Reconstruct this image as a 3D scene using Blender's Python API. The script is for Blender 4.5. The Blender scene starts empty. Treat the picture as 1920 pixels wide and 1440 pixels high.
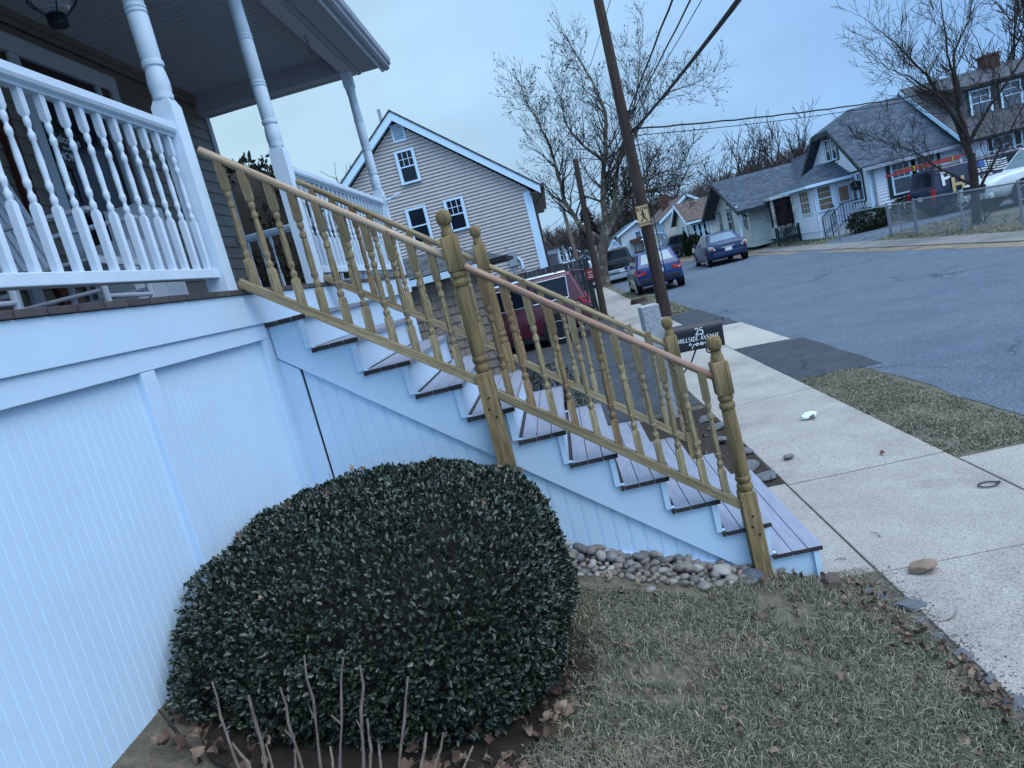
import bpy, math, random
from mathutils import Vector, Matrix, noise
R = math.radians
sc = bpy.context.scene
COL = sc.collection
# ---------------------------------------------------------------- camera
cam_d = bpy.data.cameras.new('camera'); cam = bpy.data.objects.new('camera', cam_d); COL.objects.link(cam)
CP = Vector((-1.074, -3.672, 2.030)); YAW, PITCH, ROLL = -0.0985, -0.1551, -0.2478
fw = Vector((math.sin(YAW)*math.cos(PITCH), math.cos(YAW)*math.cos(PITCH), math.sin(PITCH)))
r0 = Vector((math.cos(YAW), -math.sin(YAW), 0)); u0 = r0.cross(fw)
cr = math.cos(ROLL)*r0 + math.sin(ROLL)*u0; cu = -math.sin(ROLL)*r0 + math.cos(ROLL)*u0
M = Matrix((cr, cu, -fw)).transposed().to_4x4(); M.translation = CP
cam.matrix_world = M
cam_d.sensor_width = 36; cam_d.lens = 36*1300/1920; cam_d.clip_start = .05; cam_d.clip_end = 2000
sc.camera = cam
# ---------------------------------------------------------------- sky and sun (overcast dusk)
SUN_EL, SUN_AZ = R(58), R(118)          # azimuth measured from +Y towards +X
w = bpy.data.worlds.new("World"); sc.world = w; w.use_nodes = True
nt = w.node_tree; nt.nodes.clear()
out = nt.nodes.new('ShaderNodeOutputWorld'); bg = nt.nodes.new('ShaderNodeBackground')
sky = nt.nodes.new('ShaderNodeTexSky'); sky.sky_type = 'NISHITA'; sky.sun_disc = False
sky.sun_elevation = SUN_EL; sky.sun_rotation = SUN_AZ; sky.air_density = 1.5; sky.dust_density = 3; sky.ozone_density = 2
tc = nt.nodes.new('ShaderNodeTexCoord'); sx = nt.nodes.new('ShaderNodeSeparateXYZ')
nt.links.new(tc.outputs['Generated'], sx.inputs[0])
# the cloud deck: paler over the house side, bluer over the street side
mr = nt.nodes.new('ShaderNodeMapRange'); mr.inputs[1].default_value = -.45; mr.inputs[2].default_value = .6
nt.links.new(sx.outputs['X'], mr.inputs[0])
ramp = nt.nodes.new('ShaderNodeValToRGB')
e = ramp.color_ramp.elements
e[0].position = 0; e[0].color = (4.1, 5.9, 6.9, 1); e[1].position = 1; e[1].color = (1.72, 3.55, 6.75, 1)
nt.links.new(mr.outputs[0], ramp.inputs[0])
nz = nt.nodes.new('ShaderNodeTexNoise'); nz.inputs['Scale'].default_value = 2.4; nz.inputs['Detail'].default_value = 4
mp = nt.nodes.new('ShaderNodeMapping'); mp.inputs['Scale'].default_value = (1, 1, 2.6)
nt.links.new(tc.outputs['Generated'], mp.inputs[0]); nt.links.new(mp.outputs[0], nz.inputs['Vector'])
mr2 = nt.nodes.new('ShaderNodeMapRange'); mr2.inputs[1].default_value = .3; mr2.inputs[2].default_value = .7
mr2.inputs[3].default_value = .86; mr2.inputs[4].default_value = 1.14
nt.links.new(nz.outputs[0], mr2.inputs[0])
mul = nt.nodes.new('ShaderNodeVectorMath'); mul.operation = 'SCALE'
nt.links.new(ramp.outputs[0], mul.inputs[0]); nt.links.new(mr2.outputs[0], mul.inputs['Scale'])
# the thin overcast is brightest overhead and behind the viewer
def mrange(sock, a, b):
    q = nt.nodes.new('ShaderNodeMapRange'); q.interpolation_type = 'SMOOTHSTEP'; q.inputs[1].default_value = a; q.inputs[2].default_value = b; nt.links.new(sock, q.inputs[0]); return q.outputs[0]
neg = nt.nodes.new('ShaderNodeMath'); neg.operation = 'MULTIPLY'; neg.inputs[1].default_value = -1; nt.links.new(sx.outputs['Y'], neg.inputs[0])
mixb = nt.nodes.new('ShaderNodeMix'); mixb.data_type = 'RGBA'; nt.links.new(mrange(neg.outputs[0], -.05, .6), mixb.inputs[0]); nt.links.new(mul.outputs[0], mixb.inputs[6]); mixb.inputs[7].default_value = (4.7, 8.0, 12.4, 1)
mixz = nt.nodes.new('ShaderNodeMix'); mixz.data_type = 'RGBA'; nt.links.new(mrange(sx.outputs['Z'], .5, .95), mixz.inputs[0]); nt.links.new(mixb.outputs[2], mixz.inputs[6]); mixz.inputs[7].default_value = (7.6, 12.6, 18.8, 1)
mix = nt.nodes.new('ShaderNodeMix'); mix.data_type = 'RGBA'; mix.inputs[0].default_value = .94
nt.links.new(sky.outputs[0], mix.inputs[6]); nt.links.new(mixz.outputs[2], mix.inputs[7])
nt.links.new(mix.outputs[2], bg.inputs[0]); bg.inputs[1].default_value = .075
nt.links.new(bg.outputs[0], out.inputs[0])
sun_d = bpy.data.lights.new('sun', 'SUN'); sun = bpy.data.objects.new('sun', sun_d); COL.objects.link(sun)
sun_d.energy = 1.2; sun_d.angle = R(60); sun_d.color = (1.0, .90, .82)
sd = Vector((math.sin(SUN_AZ)*math.cos(SUN_EL), math.cos(SUN_AZ)*math.cos(SUN_EL), math.sin(SUN_EL)))
sun.rotation_euler = sd.to_track_quat('Z', 'Y').to_euler(); sun.location = (20, 5, 40)
sc.view_settings.view_transform = 'Standard'; sc.view_settings.look = 'None'; sc.view_settings.gamma = 1
sc.view_settings.exposure = .88
try: sc.cycles.max_bounces = 6; sc.cycles.caustics_reflective = False; sc.cycles.caustics_refractive = False; sc.cycles.use_denoising = True
except Exception: pass
# ---------------------------------------------------------------- materials
MATS = {}
def mat(name, c, rough=.65, var=.12, vs=6, bump=0, bs=50, spec=.3, metal=0, c2=None, st=(1, 1, 1), island=0, isl_cols=None, objr=0, dirt=None, trans=0, world=False, grain=0):
    """procedural principled material: colour c broken by noise towards c2 (or darker/lighter), optional per-island / per-object tone"""
    if name in MATS: return MATS[name]
    m = bpy.data.materials.new(name); m.use_nodes = True; n = m.node_tree.nodes; l = m.node_tree.links
    b = n['Principled BSDF']; b.inputs['Roughness'].default_value = rough; b.inputs['Metallic'].default_value = metal
    b.inputs['Specular IOR Level'].default_value = spec
    tx = n.new('ShaderNodeTexCoord'); src = tx.outputs['Object']
    if world:
        g = n.new('ShaderNodeNewGeometry'); src = g.outputs['Position']
    mpg = n.new('ShaderNodeMapping'); mpg.inputs['Scale'].default_value = st; l.new(src, mpg.inputs[0])
    if objr or island:
        pass
    ns = n.new('ShaderNodeTexNoise'); ns.inputs['Scale'].default_value = vs; ns.inputs['Detail'].default_value = 6; ns.inputs['Roughness'].default_value = .6
    l.new(mpg.outputs[0], ns.inputs['Vector'])
    rp = n.new('ShaderNodeValToRGB'); e = rp.color_ramp.elements
    e[0].position = .3; e[1].position = .7
    if c2 is None:
        e[0].color = tuple(x*(1-var) for x in c) + (1,); e[1].color = tuple(min(1, x*(1+var)) for x in c) + (1,)
    else:
        e[0].color = tuple(c) + (1,); e[1].color = tuple(c2) + (1,)
    l.new(ns.outputs[0], rp.inputs[0]); col = rp.outputs[0]
    if isl_cols:
        g = n.new('ShaderNodeNewGeometry') if not objr else n.new('ShaderNodeObjectInfo')
        r2 = n.new('ShaderNodeValToRGB'); r2.color_ramp.interpolation = 'LINEAR'
        while len(r2.color_ramp.elements) < len(isl_cols): r2.color_ramp.elements.new(.5)
        for i, cc in enumerate(isl_cols):
            r2.color_ramp.elements[i].position = i/(len(isl_cols)-1); r2.color_ramp.elements[i].color = tuple(cc)+(1,)
        l.new(g.outputs['Random'] if objr else g.outputs['Random Per Island'], r2.inputs[0])
        mx = n.new('ShaderNodeMix'); mx.data_type = 'RGBA'; mx.inputs[0].default_value = .75 if not objr else .85
        l.new(col, mx.inputs[6]); l.new(r2.outputs[0], mx.inputs[7]); col = mx.outputs[2]
    elif objr:
        g = n.new('ShaderNodeObjectInfo'); mm = n.new('ShaderNodeMapRange'); mm.inputs[3].default_value = 1-objr; mm.inputs[4].default_value = 1+objr
        l.new(g.outputs['Random'], mm.inputs[0]); sc_ = n.new('ShaderNodeVectorMath'); sc_.operation = 'SCALE'
        l.new(col, sc_.inputs[0]); l.new(mm.outputs[0], sc_.inputs['Scale']); col = sc_.outputs[0]
    elif island:
        g = n.new('ShaderNodeNewGeometry'); mm = n.new('ShaderNodeMapRange'); mm.inputs[3].default_value = 1-island; mm.inputs[4].default_value = 1+island
        l.new(g.outputs['Random Per Island'], mm.inputs[0]); sc_ = n.new('ShaderNodeVectorMath'); sc_.operation = 'SCALE'
        l.new(col, sc_.inputs[0]); l.new(mm.outputs[0], sc_.inputs['Scale']); col = sc_.outputs[0]
    if dirt:   # blotches of a second colour: (colour, scale, low, high)
        dn = n.new('ShaderNodeTexNoise'); dn.inputs['Scale'].default_value = dirt[1]; dn.inputs['Detail'].default_value = 8; dn.inputs['Roughness'].default_value = .65
        l.new(src, dn.inputs['Vector']); dm = n.new('ShaderNodeMapRange'); dm.inputs[1].default_value = dirt[2]; dm.inputs[2].default_value = dirt[3]
        l.new(dn.outputs[0], dm.inputs[0]); mx = n.new('ShaderNodeMix'); mx.data_type = 'RGBA'
        l.new(dm.outputs[0], mx.inputs[0]); l.new(col, mx.inputs[6]); mx.inputs[7].default_value = tuple(dirt[0])+(1,); col = mx.outputs[2]
    if grain:  # fine dark streaks along local Z
        gm = n.new('ShaderNodeMapping'); gm.inputs['Scale'].default_value = (st[0]*5, st[1]*5, st[2]*2.2); l.new(tx.outputs['Object'], gm.inputs[0])
        gn = n.new('ShaderNodeTexNoise'); gn.inputs['Scale'].default_value = 4; gn.inputs['Detail'].default_value = 3; gn.inputs['Distortion'].default_value = .8; l.new(gm.outputs[0], gn.inputs['Vector'])
        gr_ = n.new('ShaderNodeMapRange'); gr_.inputs[1].default_value = .38; gr_.inputs[2].default_value = .56; gr_.inputs[3].default_value = 1-grain; gr_.inputs[4].default_value = 1.08; l.new(gn.outputs[0], gr_.inputs[0])
        gs = n.new('ShaderNodeVectorMath'); gs.operation = 'SCALE'; l.new(col, gs.inputs[0]); l.new(gr_.outputs[0], gs.inputs['Scale']); col = gs.outputs[0]
    l.new(col, b.inputs['Base Color'])
    if bump:
        bn = n.new('ShaderNodeTexNoise'); bn.inputs['Scale'].default_value = bs; bn.inputs['Detail'].default_value = 6; l.new(mpg.outputs[0], bn.inputs['Vector'])
        bp = n.new('ShaderNodeBump'); bp.inputs['Strength'].default_value = bump; bp.inputs['Distance'].default_value = .01
        l.new(bn.outputs[0], bp.inputs['Height']); l.new(bp.outputs[0], b.inputs['Normal'])
    if trans:
        try: b.inputs['Transmission Weight'].default_value = trans
        except Exception: pass
    MATS[name] = m; return m
def shingle(name, c, c2, rows=7.5, cols=3):
    """roof shingles: courses across the height, random tabs along them"""
    if name in MATS: return MATS[name]
    m = mat(name, c, .85, 0, 3, c2=c2); n = m.node_tree.nodes; l = m.node_tree.links; b = n['Principled BSDF']
    tx = n.new('ShaderNodeTexCoord'); vo = n.new('ShaderNodeTexVoronoi'); mpg = n.new('ShaderNodeMapping'); mpg.inputs['Scale'].default_value = (cols, cols, rows)
    l.new(tx.outputs['Object'], mpg.inputs[0]); l.new(mpg.outputs[0], vo.inputs['Vector']); vo.inputs['Scale'].default_value = 1.6
    rp = n.new('ShaderNodeMapRange'); rp.inputs[3].default_value = .62; rp.inputs[4].default_value = 1.35
    sp = n.new('ShaderNodeSeparateColor'); l.new(vo.outputs['Color'], sp.inputs[0]); l.new(sp.outputs[0], rp.inputs[0])
    sx = n.new('ShaderNodeSeparateXYZ'); l.new(tx.outputs['Object'], sx.inputs[0])
    mz = n.new('ShaderNodeMath'); mz.operation = 'MULTIPLY'; mz.inputs[1].default_value = rows; l.new(sx.outputs['Z'], mz.inputs[0])
    fr = n.new('ShaderNodeMath'); fr.operation = 'FRACT'; l.new(mz.outputs[0], fr.inputs[0])
    st = n.new('ShaderNodeMapRange'); st.inputs[1].default_value = .0; st.inputs[2].default_value = .25; st.inputs[3].default_value = .55; st.inputs[4].default_value = 1; l.new(fr.outputs[0], st.inputs[0])
    mu = n.new('ShaderNodeMath'); mu.operation = 'MULTIPLY'; l.new(rp.outputs[0], mu.inputs[0]); l.new(st.outputs[0], mu.inputs[1])
    scv = n.new('ShaderNodeVectorMath'); scv.operation = 'SCALE'
    lk = b.inputs['Base Color'].links[0]; s = lk.from_socket; l.remove(lk); l.new(s, scv.inputs[0]); l.new(mu.outputs[0], scv.inputs['Scale'])
    l.new(scv.outputs[0], b.inputs['Base Color']); return m
WHITE = mat('white_paint', (.62, .77, .90), .5, .05, 5, bump=.06, bs=90, dirt=((.40, .42, .44), 3.5, .62, .9))
WHITEOLD = mat('worn_white_paint', (.64, .77, .90), .5, .05, 6, bump=.12, bs=70, dirt=((.30, .28, .26), 9, .66, .8))
PVC = mat('white_pvc_board', (.575, .755, .92), .42, .03, 3, dirt=((.45, .47, .5), 2.2, .64, .95))
CEIL = mat('grey_ceiling_paint', (.36, .40, .44), .6, .05)
SIDING = mat('taupe_siding', (.17, .155, .135), .55, .08, 5)
SIDING2 = mat('beige_vinyl', (.47, .425, .41), .5, .06, 4)
GLASSR = mat('car_glass_painted_sky', (.17, .23, .28), .10, .12, 1.5, metal=.35)  # pale blue base and part metal stand in for sky mirrored in the glass
SHAKE = mat('tan_shake', (.25, .205, .17), .8, .16, 9, island=.14, bump=.3, bs=40, st=(5, 5, 1))
TREAD = mat('composite_board', (.265, .285, .36), .42, .14, 5, st=(6, 1, 6), bump=.12, bs=60, dirt=((.15, .16, .20), 12, .6, .85))
TREADEND = mat('board_end', (.045, .038, .04), .7, .2, 20)
WOODA = mat('pine_greenish', (.22, .172, .095), .7, 0, 3.2, c2=(.40, .325, .19), grain=.4, st=(9, 9, .7), objr=.16, bump=.25, bs=22)
WOODB = mat('pine_brownish', (.19, .12, .062), .7, 0, 3.2, c2=(.34, .235, .125), grain=.4, st=(9, 9, .7), objr=.14, bump=.25, bs=22)
WOODR = mat('pine_rail', (.40, .29, .185), .6, 0, 3.0, c2=(.54, .42, .30), st=(10, 10, .6), bump=.2, bs=20, grain=.28)
WOODC = mat('cedar_rail', (.27, .15, .10), .6, 0, 3.0, c2=(.44, .29, .22), grain=.3, st=(10, 10, .6), bump=.2, bs=20)
WOODN = mat('pine_newel', (.165, .118, .054), .72, 0, 2.8, c2=(.29, .215, .105), grain=.45, st=(8, 8, .6), objr=.1, bump=.3, bs=20)
BLACK = mat('black_metal', (.008, .010, .016), .35, .15, 8, spec=.45)
GLASS = mat('dark_glass', (.008, .013, .025), .12, .1, 2, spec=.22)
GLASSC = mat('curtained_glass', (.09, .11, .14), .15, .35, 5, spec=.3)
DARKTRIM = mat('dark_green_trim', (.018, .035, .04), .6, .12)
GUT = mat('grey_gutter', (.28, .32, .38), .4, .08, 4)
SOFF = mat('aluminium_soffit', (.30, .33, .36), .5, .06)
ROOFG = shingle('grey_shingle', (.034, .050, .074), (.070, .094, .130), 9, 4)
ROOFD = shingle('dark_shingle', (.04, .045, .055), (.075, .08, .09), 8, 3)
ROOFB = shingle('brown_shingle', (.075, .054, .050), (.125, .090, .083), 6, 3)
BRICK = mat('red_brick', (.075, .04, .034), .85, .3, 14, bump=.3, bs=30)
CHROME = mat('chrome', (.6, .62, .66), .2, .05, metal=.9)
TYRE = mat('tyre_rubber', (.010, .010, .012), .75, .2, 20)
RIM = mat('alloy_rim', (.62, .65, .69), .35, .08, metal=.25)
RED = mat('red_lens', (.42, .010, .018), .18, .15, 8, spec=.6)
LAMPW = mat('clear_lens', (.5, .52, .54), .15, .1, spec=.6)
PLATE = mat('licence_plate', (.65, .68, .72), .4, .06)
SOIL = mat('soil', (.020, .015, .012), .95, .4, 18, bump=.8, bs=40)
# ---------------------------------------------------------------- mesh helpers
class MB:
    def __init__(s): s.v = []; s.f = []; s.m = []; s.sm = []
    def add(s, vs, fs, mi=0, sm=False):
        o = len(s.v); s.v += [tuple(v) for v in vs]
        for f in fs: s.f.append(tuple(i+o for i in f)); s.m.append(mi); s.sm.append(sm)
    def bx(s, x0, x1, y0, y1, z0, z1, mi=0, mat=None):
        v = [Vector((x, y, z)) for z in (z0, z1) for y in (y0, y1) for x in (x0, x1)]
        if mat: v = [mat @ p for p in v]
        s.add(v, [(0, 2, 3, 1), (4, 5, 7, 6), (0, 1, 5, 4), (1, 3, 7, 5), (3, 2, 6, 7), (2, 0, 4, 6)], mi); return s
    def prism(s, poly, vec, mi=0):
        n = len(poly); vec = Vector(vec); p = [Vector(q) for q in poly]
        s.add(p+[q+vec for q in p], [tuple(range(n))[::-1], tuple(range(n, 2*n))]+[(i, (i+1) % n, n+(i+1) % n, n+i) for i in range(n)], mi); return s
    def tube(s, pts, rad, n=8, mi=0, cap=True, sm=True):
        pts = [Vector(p) for p in pts]; k = len(pts)
        if not hasattr(rad, '__len__'): rad = [rad]*k
        vs = []; d0 = None; ref = None
        for i, p in enumerate(pts):
            d = (pts[min(i+1, k-1)]-pts[max(i-1, 0)])
            if d.length < 1e-9: d = Vector((0, 0, 1))
            d.normalize()
            if ref is None: ref = d.orthogonal().normalized()
            else:
                ref = ref - d*ref.dot(d)
                if ref.length < 1e-6: ref = d.orthogonal()
                ref.normalize()
            b = d.cross(ref)
            for j in range(n):
                a = 2*math.pi*j/n; vs.append(p+(ref*math.cos(a)+b*math.sin(a))*rad[i])
        fs = [(i*n+j, i*n+(j+1) % n, (i+1)*n+(j+1) % n, (i+1)*n+j) for i in range(k-1) for j in range(n)]
        s.add(vs, fs, mi, sm)
        if cap and n > 2:
            o = len(s.v)-len(vs)
            s.f.append(tuple(o+j for j in range(n))[::-1]); s.f.append(tuple(o+(k-1)*n+j for j in range(n))); s.m += [mi, mi]; s.sm += [False, False]
        return s
    def lathe(s, prof, n=16, mi=0, mat=None, sm=True):
        vs = []
        for r, z in prof:
            for j in range(n):
                a = 2*math.pi*j/n; p = Vector((r*math.cos(a), r*math.sin(a), z)); vs.append(mat @ p if mat else p)
        k = len(prof)
        s.add(vs, [(i*n+j, i*n+(j+1) % n, (i+1)*n+(j+1) % n, (i+1)*n+j) for i in range(k-1) for j in range(n)], mi, sm)
        o = len(s.v)-len(vs); s.f.append(tuple(o+j for j in range(n))[::-1]); s.f.append(tuple(o+(k-1)*n+j for j in range(n))); s.m += [mi, mi]; s.sm += [False, False]
        return s
    def sect(s, secs, mi=0, cap=True, sm=True):
        """loft through closed sections with equal counts"""
        n = len(secs[0]); vs = [p for q in secs for p in q]
        s.add(vs, [(i*n+j, i*n+(j+1) % n, (i+1)*n+(j+1) % n, (i+1)*n+j) for i in range(len(secs)-1) for j in range(n)], mi, sm)
        if cap:
            o = len(s.v)-len(vs); s.f.append(tuple(o+j for j in range(n))[::-1]); s.f.append(tuple(o+(len(secs)-1)*n+j for j in range(n))); s.m += [mi, mi]; s.sm += [False, False]
        return s
    def mesh(s, name, mats):
        me = bpy.data.meshes.new(name); me.from_pydata(s.v, [], s.f)
        for m in (mats if isinstance(mats, (list, tuple)) else [mats]): me.materials.append(m)
        smo = any(s.sm)
        me.polygons.foreach_set('material_index', s.m); me.polygons.foreach_set('use_smooth', s.sm); me.update()
        if smo and len(s.f) < 6000: me.set_sharp_from_angle(angle=R(38))
        return me
    def build(s, name, mats, parent=None, bevel=0, local=False, label=None):
        ob = link(name, s.mesh(name, mats), parent, local)
        if bevel:
            b = ob.modifiers.new('bevel', 'BEVEL'); b.width = bevel; b.segments = 2; b.limit_method = 'ANGLE'; b.angle_limit = R(40)
        if label: ob['label'] = label
        return ob
ORG = {}
def link(name, me, parent=None, local=False):
    ob = bpy.data.objects.new(name, me); COL.objects.link(ob); ORG[ob.name] = Vector((0, 0, 0))
    if parent:
        ob.parent = parent; o = ORG[parent.name]
        if local: ORG[ob.name] = Vector((0, 0, 0))
        else: ob.location = -o
    return ob
def thing(name, label, cat, loc=(0, 0, 0), group=None, rz=0):
    o = bpy.data.objects.new(name, None); COL.objects.link(o); o.location = loc; o.rotation_euler = (0, 0, rz); o.empty_display_size = .2
    ORG[o.name] = Vector(loc); return tag(o, label, cat, group)
def tag(o, label, cat, group=None):
    o['label'] = label; o['category'] = cat
    if group: o['group'] = group
    return o
def struct(o): o['kind'] = 'structure'; return o
def dup(src, loc, rz=0, label=None, sx=None):
    r = src.copy(); COL.objects.link(r); r.location = loc; r.rotation_euler = (0, 0, rz)
    if label: r['label'] = label
    def rec(a, b):
        for ch in list(a.children):
            c = ch.copy(); COL.objects.link(c); c.parent = b; rec(ch, c)
    rec(src, r); return r
def recenter(ob):
    """single-mesh thing built in world coordinates: move its origin to its base"""
    me = ob.data; xs = [v.co for v in me.vertices]
    c = Vector((sum(p.x for p in xs)/len(xs), sum(p.y for p in xs)/len(xs), min(p.z for p in xs)))
    me.transform(Matrix.Translation(-c)); ob.location = c; return ob
def text_mesh(txt, size, depth=.002, bold=0):
    cu_ = bpy.data.curves.new('lettering', 'FONT'); cu_.body = txt; cu_.size = size; cu_.extrude = depth; cu_.align_x = 'CENTER'; cu_.offset = bold
    o = bpy.data.objects.new('lettering', cu_); COL.objects.link(o)
    dg = bpy.context.evaluated_depsgraph_get(); me = bpy.data.meshes.new_from_object(o.evaluated_get(dg))
    bpy.data.objects.remove(o); return me
def frame_m(origin, x, y, z):
    m = Matrix((Vector(x), Vector(y), Vector(z))).transposed().to_4x4(); m.translation = Vector(origin); return m
def lettering(name, txt, size, P, right, up, material, parent, bold=0, depth=.0015):
    me = text_mesh(txt, size, depth, bold); r_ = Vector(right).normalized(); u_ = Vector(up).normalized(); n_ = r_.cross(u_)
    me.transform(frame_m(P, r_, u_, n_)); me.materials.clear(); me.materials.append(material)
    return link(name, me, parent)
# ---------------------------------------------------------------- building helpers
def siding(mb, P, u, n, poly, course=.11, lap=.014, mi=0):
    """lapped boards filling the convex outline poly [(s,z)] on the plane through P"""
    P = Vector(P); u = Vector(u); n = Vector(n); up = Vector((0, 0, 1))
    z0 = min(q[1] for q in poly); z1 = max(q[1] for q in poly)
    def rng(z):
        ss = []
        for i in range(len(poly)):
            a, b = poly[i], poly[(i+1) % len(poly)]
            if (a[1]-z)*(b[1]-z) <= 0 and abs(a[1]-b[1]) > 1e-9:
                t = (z-a[1])/(b[1]-a[1]); ss.append(a[0]+t*(b[0]-a[0]))
            elif abs(a[1]-z) < 1e-9: ss.append(a[0])
        return (min(ss), max(ss)) if ss else None
    z = z0
    while z < z1-1e-4:
        zt = min(z+course, z1); a = rng(z+1e-5); b = rng(zt-1e-5)
        if a and b:
            v = [P+u*a[0]+up*z+n*lap, P+u*a[1]+up*z+n*lap, P+u*b[1]+up*zt+n*.001, P+u*b[0]+up*zt+n*.001, P+u*a[0]+up*z, P+u*a[1]+up*z]
            mb.add(v, [(0, 1, 2, 3), (4, 5, 1, 0)], mi)
        z = zt
    return mb
def bead(mb, P, u, n, poly_s, pitch=.08, g=.006, d=.005, zt=None, zb=None, mi=0, up=(0, 0, 1), single=False):
    """vertical beadboard between s0..s1; zb/zt functions of s"""
    P = Vector(P); u = Vector(u); n = Vector(n); up = Vector(up); s0, s1 = poly_s; s = s0; cols = []
    while s < s1:
        e_ = min(s+pitch, s1)
        if single: cols += [(s, 0), (e_-g, 0), (e_-.5*g, -d)]; s = e_; continue
        cols += [(s, 0), (max(s, e_-2.2*g), 0), (max(s, e_-1.7*g), -d), (max(s, e_-1.2*g), 0), (max(s, e_-.8*g), 0), (max(s, e_-.4*g), -d)]; s = e_
    cols.append((s1, 0))
    vs = []
    for s, o in cols: vs += [P+u*s+n*o+up*zb(s), P+u*s+n*o+up*zt(s)]
    mb.add(vs, [(2*i, 2*i+2, 2*i+3, 2*i+1) for i in range(len(cols)-1)], mi); return mb
def window(parent, P, u, n, wd, ht, fm=WHITE, pane=GLASS, cols=3, rows=2, fw_=.07, name='window', dark=None, muntin_low=False, label=None):
    """double-hung window: P bottom centre on the wall; frame > pane"""
    P = Vector(P); u = Vector(u); n = Vector(n); z = Vector((0, 0, 1)); m = frame_m(P, u, n, z)
    mb = MB(); h = wd/2
    if dark:
        d = dark
        mb.bx(-h-fw_-d, h+fw_+d, .0, .03, -d, 0, 1, m); mb.bx(-h-fw_-d, h+fw_+d, .0, .03, ht+fw_, ht+fw_+d, 1, m)
        mb.bx(-h-fw_-d, -h-fw_, .0, .028, 0, ht+fw_, 1, m); mb.bx(h+fw_, h+fw_+d, .0, .028, 0, ht+fw_, 1, m)
    mb.bx(-h-fw_, -h, .0, .045, -.001, ht+fw_, 0, m); mb.bx(h, h+fw_, .0, .045, -.001, ht+fw_, 0, m)
    mb.bx(-h, h, .0, .043, ht, ht+fw_, 0, m); mb.bx(-h-fw_*1.1, h+fw_*1.1, .0, .07, -.06, 0, 0, m)
    mb.bx(-h, h, .0, .036, ht*.48, ht*.52, 0, m)
    for s0, s1 in ((-h, -h+.03), (h-.03, h)): mb.bx(s0, s1, 0, .032, 0, ht, 0, m)
    for i in range(1, cols):
        x = -h+wd*i/cols; mb.bx(x-.009, x+.009, 0, .026, ht*.52, ht, 0, m)
        if muntin_low: mb.bx(x-.009, x+.009, 0, .026, 0, ht*.48, 0, m)
    for i in range(1, rows):
        zz = ht*.52+ht*.48*i/rows; mb.bx(-h, h, 0, .0262, zz-.009, zz+.009, 0, m)
        if muntin_low: mb.bx(-h, h, 0, .0262, ht*.48*i/rows-.009, ht*.48*i/rows+.009, 0, m)
    fr = mb.build(name, [fm, dark and DARKTRIM or fm], parent)
    if label: fr['label'] = label
    p = MB(); p.bx(-h+.002, h-.002, .004, .016, .002, ht-.002, 0, m); p.build('pane', pane, fr, local=True) if False else p.build('pane', pane, fr)
    return fr
def slab(mb, quad, t, mi=0):
    """roof slab: quad of top corners, thickness t downwards"""
    q = [Vector(p) for p in quad]; nrm = (q[1]-q[0]).cross(q[2]-q[1]).normalized()
    if nrm.z < 0: nrm = -nrm
    return mb.prism([p-nrm*t for p in q], nrm*t, mi)
def beam(name, p0, p1, prof, m, parent=None, bevel=0):
    """straight member along local Z so that wood grain follows it"""
    p0 = Vector(p0); p1 = Vector(p1); L = (p1-p0).length; mb = MB(); k = len(prof)
    secs = [[Vector((x, y, t*L)) for x, y in prof] for t in (0, 1)]
    mb.sect(secs, sm=False)
    ob = mb.build(name, m, parent, bevel=bevel, local=True)
    z = (p1-p0).normalized(); side = Vector((0, 0, 1)).cross(z)
    side = side.normalized() if side.length > 1e-6 else Vector((1, 0, 0)); upv = z.cross(side)
    o = ORG[parent.name] if parent else Vector((0, 0, 0))
    ob.matrix_local = frame_m(p0-o, side, upv, z); return ob
def circ(r, n=14): return [(r*math.cos(2*math.pi*i/n), r*math.sin(2*math.pi*i/n)) for i in range(n)]
def rect(a, b): return [(-a/2, -b/2), (a/2, -b/2), (a/2, b/2), (-a/2, b/2)]
def sqlathe(mb, prof, mi=0):
    """turned post: prof rows (z, half-size, 's'|'r') square or round sections, 16 verts each"""
    n = 16; secs = []
    for z, r, k in prof:
        q = []
        for j in range(n):
            a = 2*math.pi*(j+.5)/n if k == 'r' else None
            if k == 'r': q.append(Vector((r*math.cos(2*math.pi*j/n), r*math.sin(2*math.pi*j/n), z)))
            else:
                a = 2*math.pi*j/n; c, s_ = math.cos(a), math.sin(a); m_ = max(abs(c), abs(s_)); q.append(Vector((r*c/m_, r*s_/m_, z)))
        secs.append(q)
    # flat shading between square rows, smooth between round ones
    vs = [p for q in secs for p in q]
    o = len(mb.v); mb.v += [tuple(p) for p in vs]
    for i in range(len(secs)-1):
        sm = prof[i][2] == 'r' and prof[i+1][2] == 'r'
        for j in range(n):
            mb.f.append((o+i*n+j, o+i*n+(j+1) % n, o+(i+1)*n+(j+1) % n, o+(i+1)*n+j)); mb.m.append(mi); mb.sm.append(sm)
    mb.f.append(tuple(o+j for j in range(n))[::-1]); mb.f.append(tuple(o+(len(secs)-1)*n+j for j in range(n))); mb.m += [mi]*2; mb.sm += [False]*2
    return mb
def sstep(a, b, x):
    t = max(0, min(1, (x-a)/(b-a))); return t*t*(3-2*t)
def hz(x, y):
    """height of the ground"""
    h = 0
    if x < -.02:
        h = .34*(-.02-x); h = min(h, 1.2) if x > -3.5 else 1.2
        h *= 1-sstep(1.7, 4.2, y)
        if y > 4.2: h = 0
    if x > 9.9: h = .12*sstep(9.9, 11, x) + .35*sstep(30, 42, y)*sstep(9.9, 10.2, x)
    if y > 150:
        h += sstep(150, 290, y)*(4.6+1.6*noise.noise((x*.012, y*.012, 0)))
    if x < -14 and y > 20: h += .05*(-14-x)
    if x > 26: h += .10*(x-26)
    return h
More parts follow.
